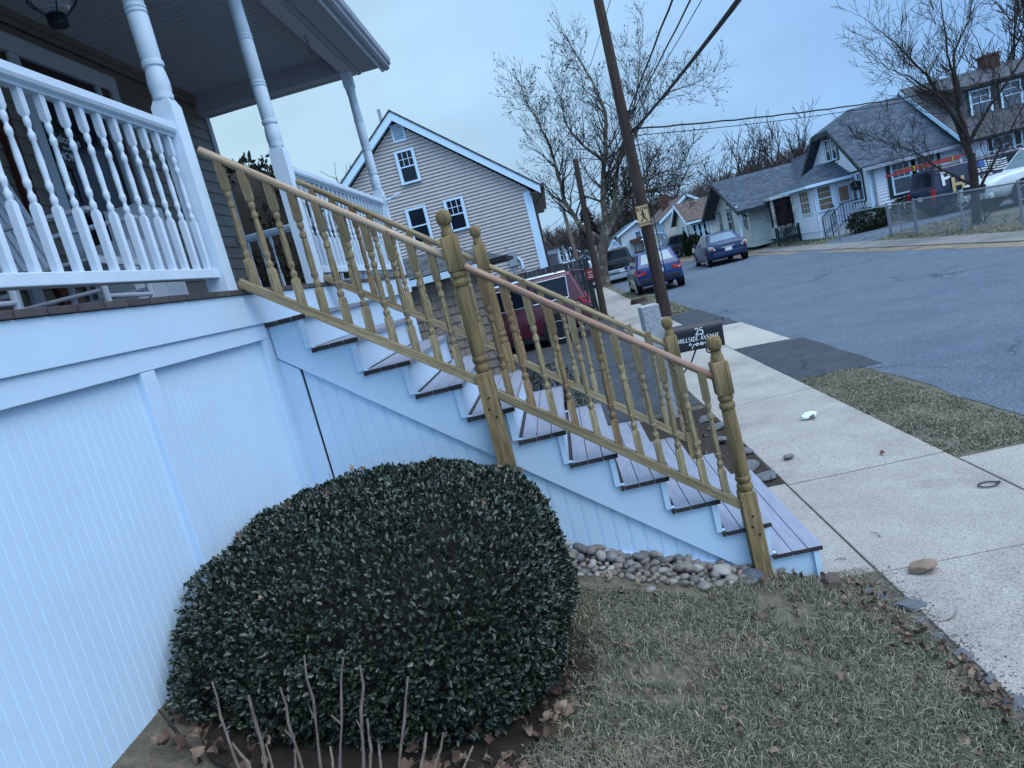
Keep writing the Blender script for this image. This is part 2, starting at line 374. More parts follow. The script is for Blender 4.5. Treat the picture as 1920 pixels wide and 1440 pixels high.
# ================================================================ THE GROUND
rnd = random.Random(7)
def lines(*segs):
    o = []
    for a, b, st in segs:
        n = max(1, round((b-a)/st)); o += [a+(b-a)*i/n for i in range(n)]
    o.append(segs[-1][1]); return o
gx = lines((-400, -30, 37), (-30, -6, 3), (-6, -2.4, .3), (-2.4, .2, .07), (.2, 2.4, .55), (2.4, 8.4, 3), (8.4, 12, .4), (12, 30, 3), (30, 400, 37))
gy = lines((-60, -3, 5), (-3, -1.9, .25), (-1.9, .3, .07), (.3, 4.4, .2), (4.4, 20, 2.6), (20, 60, 4), (60, 330, 9), (330, 700, 60))
mb = MB(); vs = []
for y in gy:
    for x in gx:
        z = hz(x, y)
        if x < .1 and y < 4.2 and x > -3: z += .018*noise.noise((x*5, y*5, 0))+.008*noise.noise((x*17, y*17, 3))-.006
        vs.append((x, y, z))
n = len(gx)
mb.add(vs, [(j*n+i, j*n+i+1, (j+1)*n+i+1, (j+1)*n+i) for j in range(len(gy)-1) for i in range(n-1)], 0, True)
LAWN = mat('winter_lawn', (.075, .072, .052), .95, 0, 26, c2=(.17, .155, .115), bump=1.0, bs=90, dirt=((.06, .05, .04), 2.2, .5, .72), world=True)
struct(mb.build('ground', LAWN))
ASPH = mat('asphalt', (.086, .112, .150), .88, .14, 2.2, bump=.5, bs=160, dirt=((.115, .14, .175), .8, .42, .75), world=True)
ASPHN = mat('fresh_asphalt', (.045, .05, .06), .85, .16, 3, bump=.5, bs=180, dirt=((.07, .075, .085), 1.3, .5, .8), world=True)
def crackle(m, agg=.5):
    n = m.node_tree.nodes; l = m.node_tree.links; b = n['Principled BSDF']; g = n.new('ShaderNodeNewGeometry')
    wn = n.new('ShaderNodeTexNoise'); wn.inputs['Scale'].default_value = 1.3; wn.inputs['Detail'].default_value = 5; l.new(g.outputs['Position'], wn.inputs['Vector'])
    av = n.new('ShaderNodeVectorMath'); av.operation = 'MULTIPLY_ADD'; av.inputs[1].default_value = (.9, .9, .9); l.new(wn.outputs['Color'], av.inputs[0]); l.new(g.outputs['Position'], av.inputs[2])
    vo = n.new('ShaderNodeTexVoronoi'); vo.feature = 'DISTANCE_TO_EDGE'; vo.inputs['Scale'].default_value = .34; l.new(av.outputs[0], vo.inputs['Vector'])
    cr_ = n.new('ShaderNodeMapRange'); cr_.inputs[1].default_value = .002; cr_.inputs[2].default_value = .008; cr_.inputs[3].default_value = .45; cr_.inputs[4].default_value = 1; l.new(vo.outputs['Distance'], cr_.inputs[0])
    mk = n.new('ShaderNodeTexNoise'); mk.inputs['Scale'].default_value = .22; l.new(g.outputs['Position'], mk.inputs['Vector']); mm = n.new('ShaderNodeMapRange'); mm.inputs[1].default_value = .45; mm.inputs[2].default_value = .55; l.new(mk.outputs[0], mm.inputs[0])
    mxm = n.new('ShaderNodeMix'); mxm.data_type = 'FLOAT'; l.new(mm.outputs[0], mxm.inputs[0]); mxm.inputs[2].default_value = 1; l.new(cr_.outputs[0], mxm.inputs[3])
    a1 = n.new('ShaderNodeTexNoise'); a1.inputs['Scale'].default_value = 38; a1.inputs['Detail'].default_value = 5; a1.inputs['Roughness'].default_value = .75; l.new(g.outputs['Position'], a1.inputs['Vector'])
    ar = n.new('ShaderNodeMapRange'); ar.inputs[1].default_value = .32; ar.inputs[2].default_value = .68; ar.inputs[3].default_value = 1-agg; ar.inputs[4].default_value = 1+agg; l.new(a1.outputs[0], ar.inputs[0])
    mu = n.new('ShaderNodeMath'); mu.operation = 'MULTIPLY'; l.new(ar.outputs[0], mu.inputs[0]); l.new(mxm.outputs[0], mu.inputs[1])
    lk = b.inputs['Base Color'].links[0]; s_ = lk.from_socket; l.remove(lk); sv = n.new('ShaderNodeVectorMath'); sv.operation = 'SCALE'; l.new(s_, sv.inputs[0]); l.new(mu.outputs[0], sv.inputs['Scale']); l.new(sv.outputs[0], b.inputs['Base Color'])
crackle(ASPH, .55); crackle(ASPHN, .35)
def aggregate(name, c, c2, dark):
    m = mat(name, c, .85, 0, 2.0, c2=c2, bump=.35, bs=120, dirt=((c[0]*.72, c[1]*.72, c[2]*.74), .9, .5, .72), world=True)
    n = m.node_tree.nodes; l = m.node_tree.links; b = n['Principled BSDF']
    g = n.new('ShaderNodeNewGeometry'); v = n.new('ShaderNodeTexNoise'); v.inputs['Scale'].default_value = 105; v.inputs['Detail'].default_value = 2; l.new(g.outputs['Position'], v.inputs['Vector'])
    r = n.new('ShaderNodeValToRGB'); e = r.color_ramp.elements; e[0].position = .36; e[0].color = (dark, dark, dark, 1); e[1].position = .48; e[1].color = (1, 1, 1, 1)
    q = e.new(.62); q.color = (1, 1, 1, 1); q = e.new(.70); q.color = (1.35, 1.35, 1.32, 1); l.new(v.outputs[0], r.inputs[0])
    x = n.new('ShaderNodeMix'); x.data_type = 'RGBA'; x.blend_type = 'MULTIPLY'; x.inputs[0].default_value = 1
    lk = b.inputs['Base Color'].links[0]; s_ = lk.from_socket; l.remove(lk); l.new(s_, x.inputs[6]); l.new(r.outputs[0], x.inputs[7]); l.new(x.outputs[2], b.inputs['Base Color']); return m
CONC = aggregate('sidewalk_concrete', (.31, .285, .26), (.40, .37, .335), .62)
CONC2 = aggregate('apron_concrete', (.37, .335, .30), (.44, .40, .36), .75)
def sheet(name, poly, z, m, jit=0, step=.5, seed=1):
    r = random.Random(seed); pts = []
    for i in range(len(poly)):
        a = Vector(poly[i]+(0,)); b = Vector(poly[(i+1) % len(poly)]+(0,)); k = max(1, int((b-a).length/step)) if jit else 1
        for j in range(k):
            p = a.lerp(b, j/k)
            if jit and j: p += Vector((r.uniform(-jit, jit), r.uniform(-jit, jit), 0))
            pts.append((p.x, p.y, z))
    mb = MB(); mb.add(pts, [tuple(range(len(pts)))]); return struct(mb.build(name, m))
sheet('road', [(2.18, -40), (8.35, -40), (8.35, 30), (7.2, 38), (6.7, 60), (6.2, 120), (.6, 120), (1.7, 60), (1.75, 26), (2.1, 18), (2.15, 8)], .005, ASPH, .05, .35, 3)
sheet('driveway', [(-9, 4.45), (.235, 4.45), (.235, 17.3), (-9, 17.3)], .006, ASPHN, .02, .4, 4)
sheet('apron_patch', [(1.385, 4.5), (2.32, 4.42), (2.36, 7.1), (1.385, 7.38)], .0095, ASPHN, .012, .2, 5)
sheet('apron_slab', [(1.385, 7.40), (2.2, 7.16), (2.22, 10.1), (1.385, 10.42)], .0135, CONC2, .006, .3, 6)
sheet('apron_patch', [(1.385, 10.44), (2.22, 10.14), (2.2, 14.1), (1.385, 13.9)], .0095, ASPHN, .03, .3, 8)
mb = MB(); ys = [-9.2, -7.7, -6.2, -4.7, -3.2, -1.62, -.08, 1.40, 2.68, 4.0, 5.3, 6.6, 7.9, 9.2, 10.5]
ys += [10.5+1.3*i for i in range(1, 42)]
for a, b in zip(ys, ys[1:]):
    d = rnd.uniform(-.003, .003); mb.bx(.245, 1.378, a+.006, b-.006, -.06, .014+d)
struct(mb.build('sidewalk', CONC, bevel=.006))
mb = MB(); mb.bx(-.01, .232, -.05, 1.44, -.06, .012); struct(mb.build('stair_landing', CONC, bevel=.006))
mb = MB(); mb.bx(1.39, 2.3, -.9, 1.24, -.06, .012); struct(mb.build('walk_slab', CONC, bevel=.006))
mb = MB()
for i in range(60): mb.bx(8.8, 9.9, -12+1.5*i+.008, -12+1.5*i+1.492, -.05, .03)
struct(mb.build('far_sidewalk', mat('old_concrete', (.20, .19, .18), .9, .15, 3, bump=.3, dirt=((.13, .125, .12), .7, .45, .7), world=True)))
sheet('far_verge', [(8.3, -12), (8.79, -12), (8.79, 70), (6.9, 70), (7.3, 38), (8.3, 30)], .009, mat('dead_verge', (.16, .125, .085), .95, 0, 6, c2=(.27, .22, .155), bump=1, bs=40, dirt=((.10, .09, .08), 1.2, .5, .7), world=True), .06, .5, 9)
mb = MB(); vs = []
for x in (9.92, 10.2, 10.5, 10.8, 11.1, 14, 26):
    for y in (21.9, 24.0, 26.6): vs.append((x, y, hz(x, y)+.012))
mb.add(vs, [(3*i+j, 3*i+3+j, 3*i+4+j, 3*i+1+j) for i in range(6) for j in range(2)]); struct(mb.build('far_driveway', ASPH))
sheet('far_apron', [(8.3, 22.4), (8.8, 21.9), (8.8, 25.2), (8.3, 25.0)], .011, ASPH, 0)
# ================================================================ THE PORCH HOUSE
H = thing('porch_house', 'taupe clapboard house with a raised white front porch beside the new wooden stairs', 'house', (-2.66, -1, .8))
WX = -4.34; DX = -2.64; Z0 = 2.28; YE = 4.0; YS = -3.4; PX = -2.70
mb = MB(); siding(mb, (WX, 0, 0), (0, 1, 0), (1, 0, 0), [(-6, 2.2), (YE, 2.2), (YE, 4.66), (-6, 4.66)], .115, .012)
siding(mb, (WX, YE+.001, 0), (-1, 0, 0), (0, 1, 0), [(0, .4), (6, .4), (6, 6), (0, 6)], .115, .012)
mb.bx(WX-6, WX-.002, -6, YE-.002, .2, 6.5); mb.build('wall', SIDING, H)
mb = MB(); mb.bx(WX-.06, WX+.022, YE-.07, YE+.022, 2.3, 4.6); mb.build('corner_board', mat('grey_corner_trim', (.33, .37, .42), .5, .05), H)
mb = MB(); bead(mb, (WX, -4, 4.60), (0, 1, 0), (0, 0, -1), (0, 8.0), .082, .006, .005, lambda s: -WX+PX+.0, lambda s: 0, up=(1, 0, 0))
mb.build('porch_ceiling', CEIL, H)
mb = MB(); mb.bx(WX, WX+.05, -4, YE-.1, 4.545, 4.6); mb.bx(WX, WX+.03, -4, YE-.1, 4.50, 4.545); mb.build('crown_moulding', SIDING, H)
mb = MB(); mb.bx(-2.75, -2.632, -4, YE, 4.42, 4.78); mb.bx(WX, -2.752, YE-.21, YE-.09, 4.42, 4.78)
mb.bx(WX, -2.755, YE-.225, YE-.212, 4.56, 4.598); mb.bx(-2.765, -2.752, -4, YE-.23, 4.57, 4.598); mb.build('porch_beam', mat('beam_paint', (.40, .44, .50), .55, .05), H)
mb = MB()
for (x0, x1) in ((-2.63, -2.585), (-2.58, -2.46), (-2.458, -2.37)): mb.bx(x0, x1, -4, YE+.05, 4.432+(.012 if x0 > -2.6 else 0), 4.46)
mb.bx(WX, -2.70, YE-.088, YE+.06, 4.435, 4.46); mb.build('eave_soffit', SOFF, H)
mb = MB(); slab(mb, [(-2.30, -4, 4.60), (-2.30, YE+.1, 4.60), (WX, YE+.1, 5.25), (WX, -4, 5.25)], .05)
mb.prism([(-2.34, YE+.045, 4.47), (-2.34, YE+.045, 4.58), (WX, YE+.045, 5.18), (WX, YE+.045, 4.44)], (0, .05, 0)); mb.build('porch_roof', ROOFD, H)
mb = MB(); mb.bx(-2.37, -2.345, -4, YE+.09, 4.415, 4.57)
g = [(-2.343, 4.42), (-2.31, 4.415), (-2.285, 4.43), (-2.282, 4.455), (-2.262, 4.475), (-2.255, 4.53), (-2.265, 4.532), (-2.27, 4.5), (-2.343, 4.5)]
mb.prism([(x, -4, z) for x, z in g], (0, YE+4.11, 0)); mb.build('gutter', GUT, H)
mb = MB(); mb.bx(-2.372, -2.344, -4, YE+.1, 4.408, 4.4145); mb.build('drip_edge', WHITE, H)
# deck, fascia and skirt
mb = MB(); y = YS
while y < YE: mb.bx(WX, DX, y+.002, min(y+.138, YE)-.002, Z0-.026, Z0-.0004*((int(y*100)) % 3)); y += .14
mb.build('deck', mat('deck_board', (.085, .075, .075), .55, .2, 8, island=.2, st=(1, 4, 4)), H, bevel=.002)
mb = MB(); mb.bx(-2.68, -2.652, YS, YE-.02, 2.09, Z0-.028); mb.bx(WX, -2.69, YE-.05, YE-.02, 2.09, Z0-.028); mb.build('fascia', PVC, H, bevel=.003)
def gz(y): return hz(-2.6, y)-.05
mb = MB()
st = [(-3.36, -3.27), (-1.19, -1.10), (-.075, .03)]
mb.bx(-2.705, -2.664, YS, .04, 2.005, 2.09)
for a, b in st: mb.bx(-2.705, -2.665, a, b+(.006 if b > 0 else 0), .86, 2.004)
mb.bx(-2.705, -2.668, YS, .04, .77, .885)
mb.build('skirt_frame', PVC, H, bevel=.003)
mb = MB(); bead(mb, (-2.692, 0, 0), (0, 1, 0), (1, 0, 0), (-3.27, -1.19), .043, .006, .0028, lambda s: 2.006, lambda s: .87, single=True); mb.build('skirt_panel', PVC, H); mb = MB()
bead(mb, (-2.692, 0, 0), (0, 1, 0), (1, 0, 0), (-1.10, -.075), .043, .006, .0028, lambda s: 2.006, lambda s: .87, single=True)
mb.build('skirt_panel', PVC, H); mb = MB()
bead(mb, (-2.692, 0, 0), (0, 1, 0), (1, 0, 0), (1.40, YE-.02), .052, .006, .006, lambda s: 2.09, lambda s: -.05)
mb.build('skirt_panel', PVC, H); mb = MB()
bead(mb, (-2.70, YE-.03, 0), (-1, 0, 0), (0, 1, 0), (0, 1.64), .052, .006, .006, lambda s: 2.09, lambda s: -.05)
mb.build('skirt_panel', PVC, H)
# columns
def column_mb(h):
    s = .050; prof = [(0, s, 's'), (.905, s, 's'), (.94, .037, 's'), (.942, .046, 'r'), (.957, .050, 'r'), (.972, .046, 'r'), (.980, .049, 'r'), (1.02, .051, 'r'), (1.06, .047, 'r'), (1.092, .041, 'r'), (1.096, .049, 'r'), (1.108, .051, 'r'), (1.12, .049, 'r'), (1.124, .043, 'r'), (1.14, .0465, 'r')]
    for z in (1.33, 1.63): prof += [(z, .0475, 'r'), (z+.006, .043, 'r'), (z+.011, .049, 'r'), (z+.022, .049, 'r'), (z+.027, .043, 'r'), (z+.032, .049, 'r'), (z+.043, .049, 'r'), (z+.048, .043, 'r'), (z+.054, .0465, 'r')]
    prof += [(1.83, .044, 'r'), (1.834, .041, 'r'), (1.84, .044, 'r'), (1.92, .042, 'r'), (1.924, .047, 'r'), (1.942, .047, 'r'), (1.946, .042, 'r'), (1.955, .048, 'r'), (1.975, .048, 'r'), (1.985, .042, 's'), (1.995, s, 's'), (h, s, 's')]
    mb = MB(); sqlathe(mb, prof); return mb
cm = column_mb(2.14).mesh('porch_column', WHITE)
for y in (-.268, 1.115, 3.845):
    o = link('porch_column', cm, H); o.location = Vector((PX, y, Z0))-ORG[H.name]
# white turned balusters
def baluster_mb(L, s=.0185, lo=.36, hi=.17):
    r = s; a = lo*L; b = L-hi*L; t = b-a
    prof = [(0, s, 's'), (a-.012, s, 's'), (a, r*.72, 's'), (a+.002, r*.78, 'r'), (a+.012, r*.98, 'r'), (a+.026, r*.98, 'r'), (a+.034, r*.62, 'r'), (a+.046, r*.58, 'r'), (a+.058, r*.95, 'r'), (a+.076, r*.98, 'r'), (a+.08, r*.78, 'r'),
            (a+.09, r*.80, 'r'), (a+t*.5, r*.90, 'r'), (b-.085, r*.66, 'r'), (b-.080, r*.92, 'r'), (b-.062, r*.95, 'r'), (b-.05, r*.56, 'r'), (b-.040, r*.56, 'r'), (b-.030, r*.90, 'r'), (b-.012, r*.92, 'r'), (b-.004, r*.7, 'r'), (b, r*.72, 's'), (b+.012, s, 's'), (L, s, 's')]
    mb = MB(); sqlathe(mb, prof); return mb
bm = baluster_mb(.655, .0130).mesh('baluster', WHITEOLD)
def railing(ax, a, b, fix, k, support=None):
    """white porch railing along axis ax from a to b"""
    P = {'y': Vector((fix, a, Z0)), 'x': Vector((a, fix, Z0))}[ax]
    r = bpy.data.objects.new('porch_railing', None); COL.objects.link(r); r.parent = H; r.location = P-ORG[H.name]; ORG[r.name] = P
    u = Vector((0, 1, 0)) if ax == 'y' else Vector((1, 0, 0)); v = Vector((1, 0, 0)) if ax == 'y' else Vector((0, 1, 0)); L = b-a
    m = frame_m((0, 0, 0), u, v, (0, 0, 1))
    mb = MB(); mb.prism([m @ Vector((0, x, z)) for x, z in ((-.042, .785), (-.036, .772), (-.018, .768), (-.018, .755), (.018, .755), (.018, .768), (.036, .772), (.042, .785), (.040, .815), (.02, .83), (-.02, .83), (-.040, .815))], u*L)
    mb.build('top_rail', WHITEOLD, r, local=True)
    mb = MB(); mb.bx(0, L, -.026, .026, .072, .118, 0, m); mb.build('bottom_rail', WHITEOLD, r, bevel=.004, local=True)
    for i in range(k):
        o = link('baluster', bm, r); o.location = u*(L*(i+.6)/k)+Vector((0, 0, .118)); ORG[o.name] = Vector()
    for s in support or ():
        mb = MB(); mb.bx(s-.03, s+.03, -.03, .03, 0, .074, 0, m); mb.build('support_block', WHITEOLD, r, local=True)
    return r
railing('y', -3.32, -.314, PX, 29, (1.42,))
railing('y', 1.162, 3.795, PX, 24, (1.3,))
railing('x', WX+.02, PX-.055, 3.845, 12)
# door wall
FRAMEG = mat('storm_frame_paint', (.42, .49, .56), .5, .05); MAHOG = mat('mahogany_jamb', (.075, .022, .014), .6, .3, 8, st=(6, 6, .6))
mb = MB(); mb.bx(WX+.012, WX+.06, .55, 2.30, 4.27, 4.40); mb.bx(WX+.012, WX+.055, 2.20, 2.30, 2.28, 4.27); mb.bx(WX+.012, WX+.05, .55, .64, 2.28, 4.27); mb.build('door_casing', FRAMEG, H, bevel=.004)
dr = MB().bx(WX+.012, WX+.034, 1.16, 2.0, 2.29, 4.265).build('front_door', mat('black_door', (.022, .02, .022), .35, .15), H, bevel=.004)
mb = MB(); mb.bx(WX+.035, WX+.042, 1.36, 1.80, 3.05, 4.0); mb.build('pane', GLASS, dr)
mb = MB(); mb.bx(WX+.034, WX+.062, 1.08, 1.17, 2.29, 4.265); mb.bx(WX+.034, WX+.062, 1.99, 2.04, 2.29, 4.265); mb.build('storm_frame', FRAMEG, H, bevel=.003)
mb = MB(); mb.bx(WX+.013, WX+.05, .79, .9, 2.29, 4.265); mb.build('jamb', MAHOG, H); mb = MB(); mb.bx(WX+.013, WX+.05, 2.05, 2.16, 2.29, 4.265); mb.build('jamb', MAHOG, H)
# wall window further along the porch, half hidden by the railing
window(H, (WX+.012, -.6, 3.0), (0, 1, 0), (1, 0, 0), .95, 1.2, WHITE, GLASS)
# flag bracket
mb = MB(); mb.bx(-2.648, -2.635, 3.79, 3.83, 3.03, 3.13); mb.tube([(-2.64, 3.81, 3.08), (-2.60, 3.81, 3.085)], .018); mb.tube([(-2.62, 3.81, 3.08), (-2.47, 3.83, 3.12)], .013); mb.build('flag_bracket', WHITE, H)
# ================================================================ THE STAIRS
S = thing('front_stairs', 'eleven step staircase with grey composite treads and white risers up to the porch', 'stairs', (-1.3, .7, 0))
RUN, RISE, SW = .243, .19, 1.395
nose = lambda k: -(k-1)*RUN
tm = []
for k in range(1, 12):
    x = nose(k); z = k*RISE; mb = MB()
    for i in range(3):
        mb.bx(x-.083*(i+1)+.004, x-.083*i, 0, SW, z-.026, z-.0006*i)
    mb.bx(x-.266, x-.2495, -.002, SW+.002, z-.028, z-.003, 1)
    # darker cut board ends
    for i in range(3): mb.bx(x-.083*(i+1)+.005, x-.083*i-.001, -.0025, .004, z-.0255, z-.0008-.0006*i, 1)
    mb.build('tread', [TREAD, TREADEND], S, bevel=.002)
    mb = MB(); xr = x-.022; mb.bx(xr-.018, xr, .012, SW-.012, z-RISE+.0005, z-.027); mb.build('riser', PVC, S)
    mb = MB(); mb.bx(xr-.03, xr+.001, .004, .0115, z-RISE+.002, z-.028); mb.build('riser_trim', PVC, S)
for yy, sg in ((.026, 1), (SW-.026, -1)):
    low = lambda x: -.785*x-.2
    mb = MB(); top = []
    for k in range(1, 12):
        xr = nose(k)-.024; top += [(xr, (k-1)*RISE), (xr, k*RISE-.028)]
    poly = [(p[0], yy, p[1]) for p in top]+[(-2.66, yy, 11*RISE-.028), (-2.66, yy, low(-2.66)), (-.26, yy, 0.0)]
    mb.prism(poly, (0, .03*sg, 0)); mb.build('stringer', PVC, S)
mb = MB()
bead(mb, (0, .052, 0), (1, 0, 0), (0, -1, 0), (-2.553, -.3), .078, .008, .004, lambda s: -.785*s-.17, lambda s: max(-.03, .34*(-.02-s)-.04)); mb.build('side_panel', PVC, S); mb = MB()
bead(mb, (0, SW-.052, 0), (1, 0, 0), (0, 1, 0), (-2.56, -.3), .078, .009, .007, lambda s: -.785*s-.17, lambda s: -.03)
mb.build('side_panel', PVC, S)
mb = MB(); mb.prism([(-2.70, .037, .86), (-2.563, .037, .82), (-2.563, .037, 1.80), (-2.70, .037, 1.91)], (0, .016, 0)); mb.build('corner_board', PVC, S)
mb = MB(); mb.prism([(-1.62, .040, .50), (-.2, .040, .03), (-.2, .040, .075), (-1.62, .040, .555)], (0, .010, 0)); mb.build('base_trim', PVC, S)
# ================================================================ NEW WOODEN STAIR RAILINGS
def newel_mb(lean=0):
    s = .043; prof = [(-.12, s, 's'), (.525, s, 's'), (.535, .038, 's'), (.537, .036, 'r'), (.545, .041, 'r'), (.560, .044, 'r'), (.574, .041, 'r'), (.578, .034, 'r'), (.588, .034, 'r'), (.594, .040, 'r'), (.606, .043, 'r'), (.618, .040, 'r'), (.624, .036, 'r'), (.63, .038, 'r'),
        (.66, .0395, 'r'), (.82, .0395, 'r'), (.99, .036, 'r'), (.996, .033, 'r'), (1.005, .040, 'r'), (1.018, .043, 'r'), (1.032, .040, 'r'), (1.037, .034, 'r'), (1.046, .034, 'r'), (1.052, .040, 'r'), (1.066, .042, 'r'), (1.076, .038, 'r'), (1.08, .038, 's'), (1.088, s, 's'),
        (1.255, s, 's'), (1.262, .038, 's'), (1.264, .034, 'r'), (1.285, .035, 'r'), (1.296, .029, 'r'), (1.312, .027, 'r'), (1.318, .030, 'r')]
    for i in range(1, 9):
        a = math.pi*i/9; prof.append((1.358-.043*math.cos(a), .004+.037*math.sin(a)**.75, 'r'))
    prof.append((1.402, .006, 'r')); mb = MB(); sqlathe(mb, prof); return mb
NM = newel_mb().mesh('newel_post', WOODN)
PB = [baluster_mb(.635, .0185, .23, .24).mesh('baluster', m) for m in (WOODA, WOODB)]
# fluted variants: the square ends carry shallow grooves
def fluted(L):
    mb = baluster_mb(L, .0185, .23, .24)
    for z0, z1 in ((.02, .23*L-.02), (L-.24*L+.02, L-.01)):
        for y_ in (-.0188, .0188):
            for i in range(4): x = -.0125+.0083*i; mb.bx(x-.0016, x+.0016, y_-.001, y_+.001, z0, z1, 0)
    return mb.mesh('baluster', WOODA)
PB.append(fluted(.635))
def stair_rail(label, P0, mid0, mid1, P1, b0, bm0, bm1, b1, newels, nb, y0, seed, grp, hm, lean):
    t = thing('stair_railing', label, 'railing', (newels[1][0], newels[1][1], 0), grp); rr = random.Random(seed)
    hr = [(.024*math.cos(a), .020*math.sin(a)+.004) for a in [2*math.pi*i/14 for i in range(14)]]
    beam('handrail', P0, mid0, hr, hm[0], t); beam('handrail', mid1, P1, hr, hm[1], t)
    br = rect(.052, .046)
    dz = Vector((0, 0, -.028))
    beam('bottom_rail', Vector(b0)+dz, Vector(bm0)+dz, br, WOODA, t, .003); beam('bottom_rail', Vector(bm1)+dz, Vector(b1)+dz, br, WOODA, t, .003)
    for i, (x, y, zt) in enumerate(newels):
        o = link('newel_post', NM, t); o.location = Vector((x, y, zt-1.402))-ORG[t.name]; o.rotation_euler = (0, lean[i], 0)
        mb = MB()
        for (a, b) in ((.0, .40), (-.014, .34), (.016, .29)): mb.tube([(a, -.0425, b), (a, -.0465, b)], .006, 8)
        bo = mb.build('bolt', BLACK if i else BLACK, o, local=True)
    for (q0, q1, h0, h1, k) in ((b0, bm0, P0, mid0, nb[0]), (bm1, b1, mid1, P1, nb[1])):
        q0, q1, h0, h1 = map(Vector, (q0, q1, h0, h1))
        for i in range(k):
            f = (i+.75)/(k+.5); p = q0.lerp(q1, f); top = h0.lerp(h1, f)
            m = PB[rr.choice([0, 0, 1, 2, 2])]; o = link('baluster', m, t); o.location = p-Vector((0, 0, .012))-ORG[t.name]; o.scale = (1, 1, (top.z-p.z+.008)/.635)
            o.rotation_euler = (rr.uniform(-.012, .012), rr.uniform(-.012, .012), rr.choice([0, math.pi])); ORG[o.name] = Vector()
    return t
stair_rail('new unpainted turned wood stair railing nearer the boxwood hedge', (-2.652, -.17, 2.985), (-1.60, -.045, 2.180), (-1.525, -.04, 2.115), (-.385, -.012, 1.235),
    (-2.652, -.17, 2.345), (-1.60, -.045, 1.545), (-1.53, -.04, 1.462), (-.375, -.012, .540), [(-1.565, -.045, 2.425), (-.34, -.012, 1.462)], (10, 11), 0, 5, 'new wooden stair railings', (WOODR, WOODC), (0, -.012))
stair_rail('new unpainted turned wood stair railing on the driveway side of the steps', (-2.652, 1.16, 2.985), (-1.60, 1.36, 2.165), (-1.53, 1.36, 2.11), (-.40, 1.40, 1.24),
    (-2.652, 1.16, 2.345), (-1.60, 1.36, 1.545), (-1.52, 1.36, 1.462), (-.33, 1.40, .500), [(-1.56, 1.36, 2.415), (-.375, 1.40, 1.452)], (9, 10), 1.4, 9, 'new wooden stair railings', (WOODA, WOODA), (0, 0))
# ================================================================ THINGS ON THE PORCH
t = thing('porch_lantern', 'black caged onion lantern hanging from the porch ceiling', 'lantern', (-3.5, .44, 4.02))
mb = MB(); mb.lathe([(.0, -.03), (.052, -.03), (.055, .02), (.05, .03), (.0, .03)], 16, mat=Matrix.Translation((-3.5, .44, 4.04))); mb.build('base_cap', BLACK, t)
mb = MB(); mb.lathe([(.045, 0)]+[(.045+.062*math.sin(math.pi*(i/12)**.85), .235*i/12) for i in range(1, 12)]+[(.04, .235)], 18, mat=Matrix.Translation((-3.5, .44, 4.07)))
mb.build('globe', mat('clear_globe', (.8, .85, .88), .05, .02, spec=.5, trans=.92), t)
mb = MB()
for k in range(4):
    a = math.pi/4+k*math.pi/2; mb.tube([(-3.5+math.cos(a)*q, .44+math.sin(a)*q, 4.06+.26*i/10) for i in range(11) for q in [.05+.085*math.sin(math.pi*i/10)]], .0045, 6)
for z, q in ((4.14, .125), (4.25, .125)): mb.tube([(-3.5+q*math.cos(a), .44+q*math.sin(a), z) for a in [2*math.pi*i/24 for i in range(25)]], .0045, 6)
mb.lathe([(.05, 0), (.075, .01), (.06, .06), (.02, .09), (.012, .2), (.05, .215), (.05, .235)], 16, mat=Matrix.Translation((-3.5, .44, 4.35))); mb.build('cage', BLACK, t)
t = thing('door_sign', 'round slate sign with white welcome lettering and greenery hanging on the dark front door', 'sign', (WX+.05, 1.34, 3.5))
mb = MB(); mb.lathe([(0, 0), (.145, 0), (.15, .006), (.145, .012), (0, .012)], 28, mat=frame_m((WX+.044, 1.36, 3.66), (0, 1, 0), (0, 0, 1), (1, 0, 0))); mb.build('board', mat('slate_board', (.03, .035, .04), .6, .2), t)
SW_ = mat('sign_white', (.6, .66, .72), .6, .05)
for tx, s, z in (('Welcome', .085, 3.70), ('to our', .035, 3.655), ('HOME', .082, 3.575)): lettering('lettering', tx, s, (WX+.0585, 1.36, z), (0, 1, 0), (0, 0, 1), SW_, t)
LEAFG = mat('garland_leaf', (.03, .05, .025), .6, .3, island=.4)
mb = MB(); rr = random.Random(3)
for i in range(90):
    a = rr.uniform(.2, 2.9); q = rr.uniform(.10, .17); c = Vector((WX+.06+rr.uniform(0, .03), 1.36+q*math.cos(a), 3.66+q*math.sin(a)+.03)); d = Vector((rr.uniform(-.2, .3), rr.uniform(-1, 1), rr.uniform(-1, 1)))*.035; s_ = Vector((.3, rr.uniform(-1, 1), rr.uniform(-1, 1)))*.012
    mb.add([c, c+d*.5+s_, c+d, c+d*.5-s_], [(0, 1, 2, 3)])
mb.build('garland', LEAFG, t)
def parcel(x, y, z, sx_, sy_, sz_, rz, label, tilt=0):
    m = Matrix.Translation((x, y, z)) @ Matrix.Rotation(rz, 4, 'Z') @ Matrix.Rotation(tilt, 4, 'Y')
    mb = MB(); mb.bx(-sx_/2, sx_/2, -sy_/2, sy_/2, 0, sz_, 0, m); mb.bx(-sx_/2-.001, sx_/2+.001, -.025, .025, sz_, sz_+.001, 1, m)
    mb.bx(sx_/2, sx_/2+.001, -sy_/2+.0, sy_/2, sz_*.62, sz_*.64, 1, m)
    o = recenter(mb.build('parcel_box', [mat('white_carton', (.62, .68, .76), .7, .06), mat('carton_tape', (.45, .5, .55), .4, .05)], bevel=.006)); tag(o, label, 'box', 'white cartons by the front door'); return o
parcel(-4.12, 1.66, Z0, .26, .40, .92, .1, 'taller white carton leaning towards the front door behind the railing')
parcel(-4.05, 1.20, Z0, .30, .34, .62, -.08, 'shorter white carton beside the taller carton at the front door')
